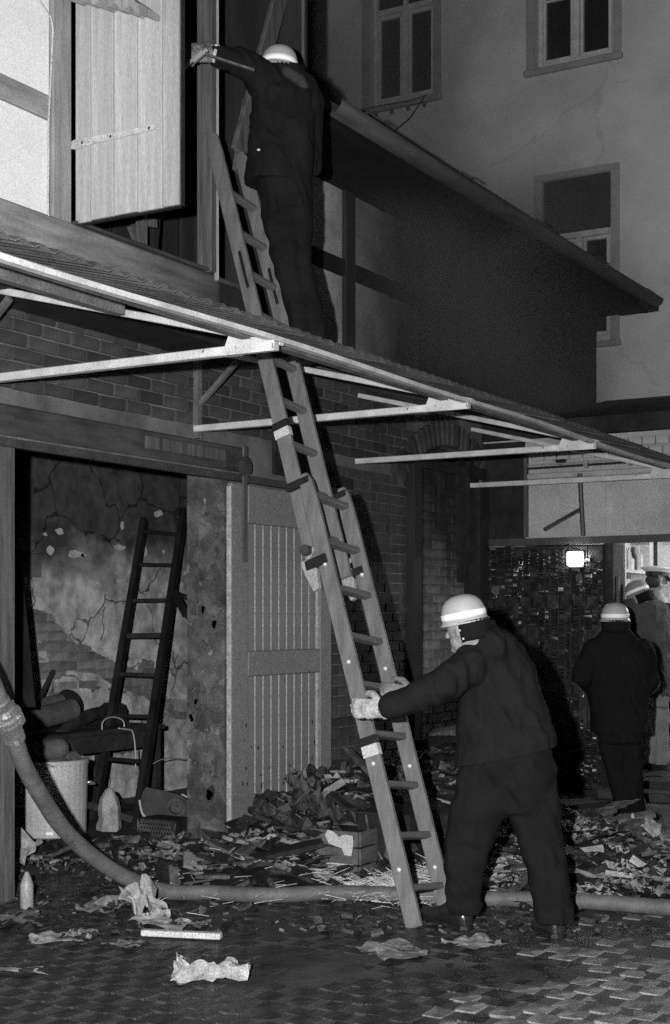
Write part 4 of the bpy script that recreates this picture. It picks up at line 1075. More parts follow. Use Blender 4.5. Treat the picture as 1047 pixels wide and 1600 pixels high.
def mkhelmet(c, up, fwd, parent, r=.105, m=M_helmet, collar=True):
    """fire helmet: smooth dome, dropped rim, reflective band, leather neck guard"""
    up = Vector(up).normalized(); fwd = Vector(fwd); fwd = (fwd - up*fwd.dot(up)).normalized()
    k = .84
    h = MB(); h.lathe(c, [(.136*k,-.062*k),(.138*k,-.055*k),(.130*k,-.046*k),(.124*k,-.030*k),(.122*k,0),(.118*k,.030*k),(.107*k,.058*k),(.088*k,.082*k),(.060*k,.099*k),(.030*k,.107*k),(.004,.109*k)], up, 28, sx=1.10, fx=fwd)
    ho = h.build('helmet', m, parent, smooth=True)
    b = MB(); b.lathe(c, [(.1225*k,-.028*k),(.1262*k,-.026*k),(.1262*k,.006*k),(.1225*k,.008*k)], up, 32, sx=1.10, fx=fwd, caps=False)
    b.build('reflective_band', M_band, ho, smooth=True)
    side = up.cross(fwd)
    n = MB(); R = []
    for (q, hh) in ((1.10,-.050),(1.10,-.075),(1.06,-.125),(1.0,-.165)):
        R.append([c + up*(hh*k) - fwd*(math.cos(a)*.135*q*k*1.02) + side*(math.sin(a)*.122*q*k) for a in [-1.32+2.64*i/14 for i in range(15)]])
    R2 = [[p*1 + (c-p).normalized()*.006 for p in row_] for row_ in R]
    nb0 = []
    for row_, row2 in zip(R, R2): nb0.append(row_ + row2[::-1])
    n.rings(nb0).build('neck_guard', M_cloth, ho, smooth=True)
    return ho
def mkhead(mb, c, up, fwd, r=.1):
    """head with brow, nose, lips, chin and ears, into the body mesh"""
    up = Vector(up).normalized(); fwd = Vector(fwd); fwd = (fwd - up*fwd.dot(up)).normalized(); sd = up.cross(fwd)
    mb.ellip(c + up*.02, fwd*.098, sd*.078, up*.115, 18, 12)
    mb.ellip(c - up*.055 + fwd*.025, fwd*.068, sd*.058, up*.070, 14, 9)
    mb.capsule([c + fwd*.088 + up*.005, c + fwd*.108 - up*.030], [.011, .016], 10)
    mb.ellip(c + fwd*.085 - up*.065, fwd*.017, sd*.024, up*.009, 10, 7)
    mb.ellip(c + fwd*.075 - up*.100, fwd*.024, sd*.026, up*.018, 10, 7)
    mb.ellip(c + fwd*.083 + up*.027, fwd*.016, sd*.055, up*.011, 10, 7)
    for s_ in (-1, 1): mb.ellip(c + sd*.080*s_ - up*.012 - fwd*.01, fwd*.020, sd*.010, up*.032, 10, 7)
def mkeyes(c, up, fwd, parent):
    up = Vector(up).normalized(); fwd = Vector(fwd); fwd = (fwd - up*fwd.dot(up)).normalized(); sd = up.cross(fwd)
    for s_ in (-1, 1):
        MB().ellip(c + fwd*.086 + sd*.032*s_ + up*.004, fwd*.010, sd*.014, up*.010, 10, 7).build('eye', M_hair, parent, smooth=True)
def mkhand(mb, wrist, palm_dir, across, curl_dir, curl=1.0, size=1.0, thumb=1):
    """palm and five fingers that bend towards curl_dir round what they hold; across points from little finger to index"""
    pd = Vector(palm_dir).normalized(); cu = Vector(curl_dir); cu = (cu - pd*cu.dot(pd)).normalized(); ac = pd.cross(cu)
    if ac.dot(Vector(across)) < 0: ac = -ac
    L = .095*size
    mb.capsule([wrist, wrist + pd*.03*size], [.031*size, .033*size], 12)
    mb.rings([[wrist + pd*(t*L) + ac*(wd*math.cos(a)) + cu*(.019*size*math.sin(a)) for a in [2*math.pi*k/12 for k in range(12)]] for t, wd in ((.05,.030*size),(.3,.038*size),(.7,.045*size),(1.0,.043*size))])
    for i, (off, ln_) in enumerate(((.033,.075),(.011,.084),(-.011,.080),(-.032,.062))):
        p = wrist + pd*(L*.9) + ac*(off*size); pts = [p]; a = .25*curl
        for q in range(3):
            dv = pd*math.cos(a) + cu*math.sin(a); p = p + dv*(ln_*size*(.46,.32,.26)[q]*1.15); pts.append(p); a += .85*curl
        mb.capsule(pts, [.0125*size, .0125*size, .0115*size, .010*size], 10)
    p = wrist + pd*(L*.25) + ac*(.036*size); pts = [p]
    dv = (pd*.6 + ac*.6*thumb + cu*.45).normalized(); p = p + dv*.045*size; pts.append(p)
    dv = (pd*.75 + ac*.05 + cu*.8*curl).normalized(); p = p + dv*.034*size; pts.append(p)
    dv = (pd*.4 - ac*.25 + cu*1.0*curl).normalized(); p = p + dv*.026*size; pts.append(p)
    mb.capsule(pts, [.017*size, .0155*size, .014*size, .012*size], 10)
def mkshoe(heel, toe, parent, m=M_shoe, ankle=None, k=1.0):
    d = toe - heel; L = d.length; d.normalize(); sd = d.cross(UP).normalized(); up = sd.cross(d)
    mb = MB(); R = []
    for (t, w, h0, h1) in ((-.02,.018,.0,.055),(.03,.036,0,.095),(.16,.040,0,.115),(.34,.042,.006,.105),(.52,.045,.008,.075),(.72,.050,.0,.058),(.90,.044,.0,.048),(1.0,.022,.008,.032)):
        w *= k; h1 *= k*1.08; c = heel + d*(t*L); R.append([c + sd*(w*math.copysign(abs(math.cos(a))**.7, math.cos(a))) + up*((h0+h1)/2 + (h1-h0)/2*math.copysign(abs(math.sin(a))**.7, math.sin(a))) for a in [2*math.pi*k/14 for k in range(14)]])
    mb.rings(R)
    top_ = (ankle if ankle is not None else heel + d*.30*L + UP*.17)
    mb.capsule([heel + d*(.22*L) + up*.07, top_], [.044, .046], 12)
    o = solid(mb, 'boot', m, parent, .007, 3, 0)
    s_ = MB(); R = []
    for z in (-.0, .018):
        R.append([heel + d*(L*t) + sd*w + up*(z) for (t, w) in ((-.03,.012),(-.03,-.012),(.03,-.040),(.35,-.044),(.72,-.054),(.92,-.046),(1.02,-.018),(1.02,.018),(.92,.046),(.72,.054),(.35,.044),(.03,.040))])
    s_.rings(R).build('sole', M_strap, o)
    return o

# ---- fireman steadying the foot of the ladder
d0 = 7.08
LFh, LFt = gnd(731, 1453), gnd(663, 1431)
RFh, RFt = gnd(874, 1466), gnd(840, 1449)
p2 = MB()
head2 = K(727, 981, 7.02)
f2 = (-RT*.74 + FW*.62 - UP*.2).normalized(); u2 = (UP + -RT*.14).normalized()
body_loc = (LFh + RFh)/2
def person(mb, label, group, loc, skin=M_skin):
    mb_ = mb
    e = bpy.data.objects.new('anchor', None); WL['anchor'] = Vector(loc)
    o = solid(mb_, 'person', skin, e, .007, 2, 0)
    o.parent = None; o.location = loc; bpy.data.objects.remove(e)
    WL[o.name] = Vector(loc)
    prop(o, label, 'person', group); return o
mkhead(p2, head2, u2, f2)
p2.capsule([head2 - UP*.06 - f2*.03, K(752,1012,7.06)], [.058, .065], 12)
p2.capsule([K(752,1012,7.06), K(775,1060,7.1), K(790,1140,7.1), K(798,1190,7.1)], [.09,.13,.13,.13], 12)
wl, el, sl = K(606,1106,6.93), K(684,1075,6.87), K(755,1030,7.02)
wr_, er, sr = K(650,1084,7.42), K(705,1062,7.38), K(768,1018,7.22)
for w, e, s_ in ((wl, el, sl), (wr_, er, sr)): p2.capsule([s_, e, w], [.03,.03,.026], 10)
hipL, kneeL, ankL = K(770,1215,7.08), K(733,1320,7.10), K(725,1410,7.13)
hipR, kneeR, ankR = K(826,1215,7.10), K(850,1340,7.02), K(863,1415,6.95)
for a, b, c in ((hipL, kneeL, ankL), (hipR, kneeR, ankR)): p2.capsule([a, b, c], [.05,.032,.026], 10)
P2 = person(p2, 'helmeted fireman in black uniform bracing the foot of the long ladder with both hands', 'firemen', body_loc)
mkeyes(head2, u2, f2, P2)
j = MB()
torso(j, [(791,1225,84,.185,0,.21),(791,1200,82,.18,0,.21),(790,1175,79,.172,0,.2),(788,1145,75,.162,0,.15),(785,1110,69,.152,0,.05),(781,1075,61,.155,0),(778,1045,58,.15,0),(770,1015,47,.13,0),(760,995,33,.10,0),(752,978,24,.075,0),(749,968,20,.07,0)], d0)
j.capsule([K(772,1040,7.08), K(750,1030,7.02), el, wl + (el-wl).normalized()*.01], [.12,.108,.080,.062], 16)
j.capsule([sr, er, wr_ + (er-wr_).normalized()*.01], [.09,.072,.058], 16)
j.capsule([K(772,1012,7.0), K(790,1030,7.1)], [.10,.11], 14)
shoulderF = [(sl, (sl-el).normalized(), .30, .007, 60), (el, (wl-el).normalized(), .18, .008, 70), (K(850,1160,7.0), Vector((0,0,1)), .25, .006, 45), (K(770,1130,6.93), (UP+RT*.6).normalized(), .3, .007, 38)]
J2 = solid(j, 'jacket', M_cloth, P2, .011, 5, .007, 8, shoulderF, cut=[(K(790,1181,7.05), -UP + RT*.2)])
MB().tube([K(748+10*math.cos(a)*2.2, 972-4*math.sin(a)+6*math.cos(a), 7.04+.075*math.sin(a)) for a in [2*math.pi*k/14 for k in range(14)]], .016, 8).build('collar', M_cloth, J2, smooth=True)
t = MB()
tR = []
torso(t, [(812,1268,30,.10,0),(800,1240,62,.13,0),(797,1200,73,.15,0),(792,1150,62,.13,0)], d0)
def leg(mb, secs, d, hd=.085):
    torso(mb, [(c, y, hw, hd*(hw/36)**.5, do) for (c, y, hw, do) in secs], d, 18)
leg(t, [(727,1447,27,.06),(726,1432,27,.06),(725,1422,27,.06),(724,1400,28,.05),(726,1350,31,.03),(737,1300,39,.02),(752,1260,48,0),(765,1215,50,0),(775,1180,46,0)], d0)
leg(t, [(872,1458,32,-.16),(869,1440,32,-.16),(866,1422,31,-.15),(861,1400,30,-.12),(852,1350,32,-.07),(842,1300,36,-.01),(834,1265,40,0),(825,1220,44,0),(818,1180,44,0)], d0)
solid(t, 'trousers', M_cloth_t, P2, .011, 5, .007, 7, [(kneeL, Vector((0,0,1)), .25, .007, 48), (K(868,1430,6.95), Vector((0,0,1)), .2, .008, 60), (K(722,1420,7.15), Vector((0,0,1)), .2, .008, 60), (K(800,1240,6.95), (RT*.7+UP*.7), .3, .008, 40)], cut=[(Vector((0,0,.085)), -UP)])
mkshoe(LFh, LFt, P2, k=1.15); mkshoe(RFh, RFt, P2, k=1.1)
H2 = mkhelmet(head2 + u2*.075, (UP - RT*.20).normalized(), f2 + UP*.0, P2, .121)
side2 = u2.cross(f2)
MB().tube([head2 - side2*.0 + K(718,978,6.93)-head2, K(722,995,6.93), K(724,1003,6.95)], .008, 6).build('chin_strap', M_strap, P2)
MB().tube([K(735,978,6.93), K(728,992,6.93), K(724,1003,6.95)], .008, 6).build('chin_strap', M_strap, P2)
for q in ((719,985),(731,985),(724,998)): MB().ellip(K(q[0],q[1],6.918), RT*.006, FW*.004, UP*.006, 8, 5).build('strap_stud', M_bolt, P2)
gl = MB(); mkhand(gl, wl + (wl-el).normalized()*.02, (-RT*.96+FW*.15+UP*.02), UP*1.0, FW, .95, 1.12)
gl.capsule([wl + (el-wl).normalized()*.015, wl + (wl-el).normalized()*.03], [.043,.040], 12)
solid(gl, 'glove', M_glove, P2, .0055, 2, .0025, 30)
gr = MB(); mkhand(gr, wr_ + (wr_-er).normalized()*.02, (-RT*.9-FW*.2+UP*.12), UP, FW*1.0, .95, 1.1)
gr.capsule([wr_, wr_ + (wr_-er).normalized()*.03], [.042,.040], 12)
solid(gr, 'glove', M_glove_d, P2, .0055, 2, .0025, 30)
MB().lathe(wl + (wl-el).normalized()*.018, [(.043,0),(.048,.002),(.048,.018),(.043,.02)], (wl-el), 16).build('shirt_cuff', M_labelw, P2)

# ---- fireman standing on the ladder
d1 = 8.2
p1 = MB(); head1 = K(436, 117, 8.22)
f1 = (FW*.86 - RT*.5 + UP*.05).normalized(); u1 = (UP + RT*.02).normalized()
mkhead(p1, head1, u1, f1)
p1.capsule([head1 - UP*.06, K(443,150,8.2)], [.058,.065], 12)
p1.capsule([K(443,150,8.2), K(443,200,8.2), K(440,270,8.2), K(442,300,8.2)], [.09,.13,.13,.13], 12)
w1, e1_, s1 = K(341,88,8.10), K(375,97,8.10), K(418,122,8.16)
w1r, e1r, s1r = K(440,225,8.52), K(484,258,8.32), K(480,160,8.22)
for w, e, s_ in ((w1, e1_, s1), (w1r, e1r, s1r)): p1.capsule([s_, e, w], [.03,.03,.026], 10)
fz = 3.10
AL, AR_ = K(470, 524, 8.20), K(493, 530, 8.25)
hL, kL = K(432,290,8.2), K(447,405,8.14)
hR, kR = K(462,290,8.22), K(464,400,8.16)
for a, b, c in ((hL, kL, AL), (hR, kR, AR_)): p1.capsule([a, b, c], [.05,.032,.026], 10)
P1 = person(p1, 'helmeted fireman high on the ladder reaching with one arm to the open shutter', 'firemen', K(470,545,8.2))
mkeyes(head1, u1, f1, P1)
j = MB()
torso(j, [(433,312,53,.165,0,-.06),(433,298,52,.16,0,-.06),(434,282,51,.155,0,-.05),(438,255,51,.15,0),(441,220,52,.15,0),(441,185,50,.145,0),(443,155,48,.15,0),(444,132,38,.12,0),(450,116,26,.09,0),(454,106,20,.08,0)], d1)
j.capsule([K(440,140,8.2), s1, e1_, w1], [.12,.100,.074,.056], 16)
j.capsule([s1r, e1r, w1r], [.092,.075,.06], 16)
j.capsule([K(412,128,8.15), K(470,140,8.2)], [.10,.10], 14)
J1 = solid(j, 'jacket', M_cloth, P1, .011, 5, .008, 8, [(s1, (s1-e1_).normalized(), .28, .007, 60), (K(460,230,8.05), (UP*.5+RT).normalized(), .35, .008, 36), (K(410,180,8.05), (UP+RT*.4).normalized(), .3, .007, 40), (e1_, (w1-e1_).normalized(), .15, .008, 75)], cut=[(K(434,288,8.2), -UP - RT*.06)])
MB().capsule([K(448,112,8.04), K(468,124,8.06), K(478,138,8.12)], [.030,.036,.020], 12).build('collar', M_collar, J1, smooth=True)
MB().ellip(K(404,234,8.03), RT*.010, FW*.004, UP*.007, 8, 5).build('button', M_bolt, J1)
t = MB()
torso(t, [(450,330,36,.12,0),(446,300,42,.14,0),(442,275,44,.14,0),(440,255,40,.13,0)], d1)
leg(t, [(470,530,14,0),(467,500,16,0),(461,470,17,-.02),(451,430,20,-.05),(444,390,23,-.06),(438,350,27,-.03),(434,310,29,0),(436,280,28,0)], d1, .09)
leg(t, [(494,536,15,.04),(491,508,17,.03),(483,470,18,.0),(471,430,19,-.02),(464,390,22,-.03),(462,350,26,0),(462,310,27,0),(460,280,26,0)], d1, .09)
solid(t, 'trousers', M_cloth_t, P1, .011, 5, .007, 7, [(kL, Vector((0,0,1)), .25, .007, 48), (K(470,480,8.1), Vector((0,0,1)), .2, .008, 55)])
dd = (FW*.75 - RT*.35).normalized()
for a in (AL, AR_): mkshoe(a - UP*.115 - dd*.05, a - UP*.115 + dd*.22, P1)
mkhelmet(head1 + u1*.075, (UP + RT*.10).normalized(), f1, P1, .118)
g1 = MB(); mkhand(g1, w1 + (w1-e1_).normalized()*.012, (-RT*.95+UP*.16), UP*.9, FW*.85-UP*.35, 1.7, 1.45)
g1.capsule([w1, w1 + (w1-e1_).normalized()*.03], [.042,.042], 12)
G1 = solid(g1, 'glove', M_glove_d, P1, .0055, 2, .002, 30)
MB().lathe(w1 + (w1-e1_).normalized()*.004, [(.046,0),(.050,.003),(.050,.018),(.046,.022)], (w1-e1_), 16).build('shirt_cuff', M_labelw, P1)
MB().obox(w1 - UP*.0 + UP*.044 - FW*.03, (w1-e1_).normalized()*.016, FW*.012, UP*.007).build('wrist_watch', M_bolt, P1, bevel=.003)
g2_ = MB(); mkhand(g2_, w1r, (w1r-e1r), UP, FW, 1.0, 1.1); solid(g2_, 'glove', M_glove_d, P1, .006, 2, 0)
# his hooked bar
bar = thing('pry_bar', 'flat bent bar in the raised hand of the climbing fireman against the shutter edge', 'bar', K(318,84,8.05))
MB().beam(K(266,127,7.90), K(316,80,7.92), .014, .030, FW).build('bar_end', M_tin, bar, bevel=.003)
MB().beam(K(312,82,7.92), K(398,110,7.92), .012, .026, FW).build('bar_shank', M_timber_post, bar, bevel=.003)
MB().beam(K(302,97,7.915), K(324,78,7.915), .02, .034, FW).build('bar_elbow', M_tin, bar, bevel=.004)

# ---- fireman with his back to us beyond the debris
d3 = 10.7
p3 = MB(); head3 = K(961, 975, 10.7); f3 = (FW*.9 + RT*.25 - UP*.2).normalized()
mkhead(p3, head3, UP, f3)
p3.capsule([head3 - UP*.06, K(962,1010,10.7)], [.058,.065], 12)
p3.capsule([K(963,1010,10.7), K(966,1060,10.7), K(968,1130,10.7)], [.10,.14,.13], 12)
arms3 = [(K(930,1016,10.7), K(908,1056,10.6), K(932,1082,10.35+.55)), (K(1003,1016,10.7), K(1015,1065,10.7), K(995,1090,10.95))]
for a, b, c in arms3: p3.capsule([a, b, c], [.03,.03,.026], 10)
g3L, g3R = gnd(968, 1286), gnd(1000, 1290)
legs3 = [(K(952,1140,10.7), K(962,1210,10.72), g3L + UP*.1), (K(984,1140,10.7), K(990,1212,10.72), g3R + UP*.1)]
for a, b, c in legs3: p3.capsule([a, b, c], [.05,.032,.026], 10)
for a, b, c in arms3: mkhand(p3, c, (c-b) + FW*.2, UP, FW, .8, 1.0)
P3 = person(p3, 'helmeted fireman in black overalls seen from behind walking towards the lit shed room', 'firemen', (g3L+g3R)/2)
mkeyes(head3, UP, f3, P3)
j = MB()
torso(j, [(968,1160,46,.16,0),(968,1148,45,.155,0),(968,1130,44,.145,0),(967,1095,46,.145,0),(967,1060,52,.15,0),(966,1035,55,.15,0),(965,1015,52,.13,0),(963,1000,34,.11,0),(962,986,22,.085,0),(962,978,18,.075,0)], d3)
for a, b, c in arms3: j.capsule([a, b, c], [.092,.075,.06], 14)
J3 = solid(j, 'jacket', M_cloth3, P3, .012, 5, .007, 8, [(arms3[0][1], Vector((1,0,0)), .2, .008, 60)], cut=[(K(968,1143,10.7), -UP)])
t = MB()
torso(t, [(969,1160,33,.12,0),(968,1140,37,.13,0),(968,1115,38,.12,0)], d3)
leg(t, [(975,1268,12,.05),(971,1240,14,.04),(964,1205,17,.02),(957,1170,20,0),(954,1140,20,0)], d3, .085)
leg(t, [(998,1272,12,.05),(994,1240,14,.04),(988,1205,16,.02),(984,1170,20,0),(982,1140,20,0)], d3, .085)
solid(t, 'trousers', M_cloth3, P3, .012, 5, .008, 7, [])
d_ = (FW + RT*.2).normalized()
for q in (g3L, g3R): mkshoe(q - d_*.05, q + d_*.22, P3)
mkhelmet(head3 + UP*.07, UP, FW, P3, .119)

# ---- fireman in a grey jacket in the shed doorway
d4 = 12.9; fl4 = .14
p4 = MB(); head4 = K(1000, 936, 12.85); f4 = (-RT*.55 + FW*.6 - UP*.45).normalized(); u4 = (UP - RT*.35 + FW*.2).normalized()
mkhead(p4, head4, u4, f4)
p4.capsule([head4 - UP*.05, K(1010,955,12.9)], [.058,.065], 12)
p4.capsule([K(1010,955,12.9), K(1014,1010,12.9), K(1020,1075,12.9)], [.10,.13,.12], 12)
arms4 = [(K(1030,955,12.9), K(1040,1010,12.85), K(1030,1058,12.75)), (K(990,950,12.95), K(985,990,13.0), K(975,1015,13.1))]
for a, b, c in arms4: p4.capsule([a, b, c], [.03,.03,.026], 10); mkhand(p4, c, (c-b), FW, -RT, .6)
g4a, g4b = gnd(1012, 1200, fl4), gnd(1034, 1203, fl4)
legs4 = [(K(1012,1075,12.9), K(1012,1135,12.88), g4a + UP*.1), (K(1028,1075,12.9), K(1030,1135,12.92), g4b + UP*.1)]
for a, b, c in legs4: p4.capsule([a, b, c], [.05,.032,.026], 10)
P4 = person(p4, 'fireman in grey jacket and pale trousers bending in the lit shed doorway', 'firemen', (g4a+g4b)/2)
j = MB()
torso(j, [(1020,1088,27,.13,0),(1019,1070,29,.14,0),(1016,1035,31,.145,0),(1010,1000,37,.16,0),(1006,970,39,.15,0),(1003,950,36,.13,0),(1002,936,24,.11,0),(1000,928,13,.08,0)], d4)
for a, b, c in arms4: j.capsule([a, b, c], [.088,.072,.058], 14)
solid(j, 'jacket', M_cloth4, P4, .013, 5, .009, 8, [])
t = MB()
torso(t, [(1020,1105,24,.12,0),(1020,1080,26,.13,0),(1020,1065,24,.12,0)], d4)
leg(t, [(1012,1192,13,0),(1012,1160,14,0),(1011,1130,15,0),(1013,1095,17,0),(1014,1075,17,0)], d4, .085)
leg(t, [(1034,1194,13,.02),(1033,1160,14,.02),(1031,1130,15,.01),(1028,1095,17,0),(1027,1075,17,0)], d4, .085)
solid(t, 'trousers', M_cloth5, P4, .012, 5, .007, 7, [])
d_ = (-RT*.6 + FW*.6).normalized()
for q in (g4a, g4b): mkshoe(q - d_*.05, q + d_*.21, P4, M_shoe)
mkhelmet(head4 + u4*.085, u4, f4, P4, .119, M_helmet_d)

# ---- officer in a peaked cap behind him
d5 = 13.45
p5 = MB(); head5 = K(1026, 912, d5); f5 = (RT*.25 - FW*.35 - UP*.05 + RT*.3).normalized()
f5 = (RT*.75 + FW*.35 - UP*.1).normalized()
mkhead(p5, head5, UP, f5)
p5.capsule([head5 - UP*.06, K(1030,945,d5)], [.058,.065], 12)
p5.capsule([K(1030,945,d5), K(1034,1010,d5), K(1034,1075,d5)], [.10,.14,.13], 12)
arms5 = [(K(1056,955,d5), K(1062,1010,d5-.1), K(1052,1062,d5-.2)), (K(1008,955,d5), K(1004,1010,d5), K(1004,1060,d5))]
for a, b, c in arms5: p5.capsule([a, b, c], [.03,.03,.026], 10); mkhand(p5, c, (c-b), FW, -RT, .6)
g5a, g5b = gnd(1024, 1193, fl4), gnd(1048, 1193, fl4)
for a, c in ((K(1026,1075,d5), g5a+UP*.1), (K(1044,1075,d5), g5b+UP*.1)): p5.capsule([a, (a+c)/2, c], [.05,.032,.026], 10)
P5 = person(p5, 'man in a white peaked cap standing behind the grey-jacketed fireman in the lit room', None, (g5a+g5b)/2)
mkeyes(head5, UP, f5, P5)
j = MB()
torso(j, [(1034,1085,29,.13,0),(1034,1060,29,.14,0),(1033,1020,31,.14,0),(1032,975,33,.14,0),(1031,955,28,.12,0),(1030,942,14,.09,0)], d5)
for a, b, c in arms5: j.capsule([a, b, c], [.085,.07,.056], 14)
solid(j, 'coat', M_cloth, P5, .013, 5, .008, 8, [])
t = MB()
torso(t, [(1034,1100,24,.12,0),(1034,1070,26,.13,0)], d5)
leg(t, [(1024,1186,12,0),(1024,1130,14,0),(1026,1080,17,0)], d5, .08); leg(t, [(1048,1186,12,0),(1046,1130,14,0),(1043,1080,17,0)], d5, .08)
solid(t, 'trousers', M_cloth, P5, .013, 5, .006, 7, [])
for q in (g5a, g5b): mkshoe(q + RT*.05, q - RT*.2, P5)
uc = (UP + FW*.02 + RT*.06).normalized()
cap = MB(); cap.lathe(head5 + uc*.075, [(.098,0),(.100,.035),(.150,.062),(.152,.070),(.120,.080),(.05,.09),(.004,.092)], uc, 22, sx=1.1, fx=f5)
co = cap.build('peaked_cap', M_cap, P5, smooth=True)
MB().lathe(head5 + uc*.072, [(.100,0),(.103,.002),(.103,.036),(.100,.038)], uc, 22, sx=1.1, fx=f5, caps=False).build('cap_band', M_strap, co)
sd5 = uc.cross(f5)
mb = MB(); mb.rings([[head5 + uc*.078 + f5*(r_*math.cos(a)) + sd5*(r_*.92*math.sin(a)) - uc*dz + uc*e for (r_, dz, e) in ((.100,0,0),(.165,.035,0),(.165,.035,.005),(.100,0,.006))] for a in [-1.1+2.2*k/10 for k in range(11)]])
mb.build('cap_peak', M_strap, co, smooth=True)
MB().ellip(head5 + uc*.095 + f5*.115, f5*.006, sd5*.012, uc*.012, 10, 6).build('cap_badge', M_iron, co)
MB().ellip(head5 - f5*.03 + UP*.015, f5*.085, f5.cross(UP)*.083, UP*.085, 14, 9).build('hair', M_hair, P5, smooth=True)

# ================================================================== DEBRIS
def hgt(x, y):
    """heaps of burnt rubbish: one along the wall by the sliding door, one to the right"""
    h = 0
    for (cx_, cy_, rx, ry, hh) in HEAPS:
        e = ((x-cx_)/rx)**2 + ((y-cy_)/ry)**2
        if e < 1: h = max(h, hh*(1-e)**.8)
    return h
def gp_(px, py): p = gnd(px, py); return p
HEAPS = []
def heap(px, py, rx, ry, hh): p = gnd(px, py); HEAPS.append((p.x, p.y, rx, ry, hh)); return p
heap(610, 1315, 1.35, .80, .52); heap(480, 1345, .95, .65, .30); heap(395, 1375, .6, .6, .15); heap(690, 1290, 1.2, .6, .58)
heap(860, 1350, 1.3, .7, .22); heap(980, 1352, 1.1, .7, .15); heap(770, 1372, .7, .5, .16); heap(1060, 1375, .9, .6, .14)
heap(250, 1322, .8, .6, .07)
heap(120, 1340, .6, .4, .06)
mb = MB(); NX, NY = 110, 90
xa, xb, ya, yb = -2.6, 3.4, -3.6, -.02
idx = {}
for i in range(NX+1):
    for k in range(NY+1):
        x = xa + (xb-xa)*i/NX; y = ya + (yb-ya)*k/NY; h = hgt(x, y)
        z = h + (.05*min(1, h*12)*(mnoise.noise(Vector((x*5, y*5, 0))) + .6*mnoise.noise(Vector((x*13, y*13, 4))))) - .03
        idx[i, k] = len(mb.v); mb.v.append(Vector((x, y, z if h > 0 else -.06)))
for i in range(NX):
    for k in range(NY):
        q = [idx[i,k], idx[i+1,k], idx[i+1,k+1], idx[i,k+1]]
        if max(mb.v[a].z for a in q) > -.05: mb.face(q)
mb.build('burnt_rubble', M_ash, None, smooth=True, label='heaps of wet black ash and burnt rubbish along the wall and yard', cat='rubble', kind='stuff')
def shard(mb, c, l, w, t, m, r=rnd):
    a = r.uniform(0, 6.28); e = r.uniform(-.5, .5); e2 = r.uniform(-.6, .6)
    d = Vector((math.cos(a)*math.cos(e), math.sin(a)*math.cos(e), math.sin(e))); s_ = d.cross(UP).normalized(); u = s_.cross(d)
    s_, u = s_*math.cos(e2)+u*math.sin(e2), u*math.cos(e2)-s_*math.sin(e2)
    P = [c + d*(l*r.uniform(.3,.55)*i) + s_*(w*r.uniform(.3,.55)*k) for i, k in ((-1,-1),(1,-1),(1,1),(-1,1))]
    mb.add([p - u*t/2 for p in P] + [p + u*t/2 for p in P], [(0,3,2,1),(4,5,6,7),(0,1,5,4),(1,2,6,5),(2,3,7,6),(3,0,4,7)], m)
mb = MB(); r = random.Random(11); n = 0
while n < 1500:
    (cx_, cy_, rx, ry, hh) = r.choice(HEAPS)
    a = r.uniform(0, 6.28); q = r.random()**.55*1.08
    x, y = cx_ + rx*q*math.cos(a), cy_ + ry*q*math.sin(a)
    if y > -.06 and -.2 < x < 5: continue
    h = hgt(x, y); c = Vector((x, y, max(0.004, h - .03) + r.uniform(0, .035)))
    k = r.random()
    big = .6 if hh < .13 else 1
    sc_ = r.choice((.6,1,1.4,1.8,2.4)) if h > .05 else .6
    shard(mb, c, r.uniform(.05, .20)*big*sc_, r.uniform(.02, .09)*big*sc_, r.uniform(.004, .03), 0 if k < .72 else (1 if k < .93 else 2), r); n += 1
mb.build('burnt_fragments', [M_ash, M_ash2, M_paper2], None, label='countless charred fragments of wood and books strewn over the heaps', cat='debris', kind='stuff')
# fine crumbs of soot and gravel over the yard
mb = MB(); n = 0
while n < 1500:
    px, py = U(-20, 1060), 1310 + 150*rnd.random()**1.7
    p = gnd(px, py)
    if p.y > -.05 and p.x > -.1 or p.y > 1.9: continue
    s_ = U(.004, .022)*(1 if rnd.random() < .9 else 1.8)
    shard(mb, p + UP*(s_*.25+.003), s_*2.2, s_*1.5, s_*.6, 0 if rnd.random() < .8 else 1); n += 1
mb.build('soot_crumbs', [M_ash, M_ash2], None, label='fine soot crumbs and splinters scattered over the wet setts', cat='debris', kind='stuff')
# straw
mb = MB()
for i in range(1500):
    px = rnd.gauss(615, 50) if rnd.random() < .95 else U(200, 500)
    py = rnd.gauss(1390, 12) if px > 440 else rnd.gauss(1398, 14)
    if px > 700: continue
    if py > 1450: continue
    p = gnd(px, py); p.z = max(hgt(p.x, p.y)-.01, 0.004) + U(0,.05)
    a = U(0, 6.28); e = abs(rnd.gauss(0,.22)); L = U(.03,.13)
    d = Vector((math.cos(a)*math.cos(e), math.sin(a)*math.cos(e), math.sin(e))); w = d.cross(UP).normalized()*U(.0010,.0022)
    mb.add([p-w, p+w, p+d*L+w*.5+UP*.002, p+d*L-w*.5, p+UP*.003, p+d*L+UP*.003], [(0,1,2,3),(0,4,5,3),(1,2,5,4)])
mb.build('straw', M_straw, None, label='trodden pale straw strewn along the hose by the ladder foot', cat='straw', kind='stuff')
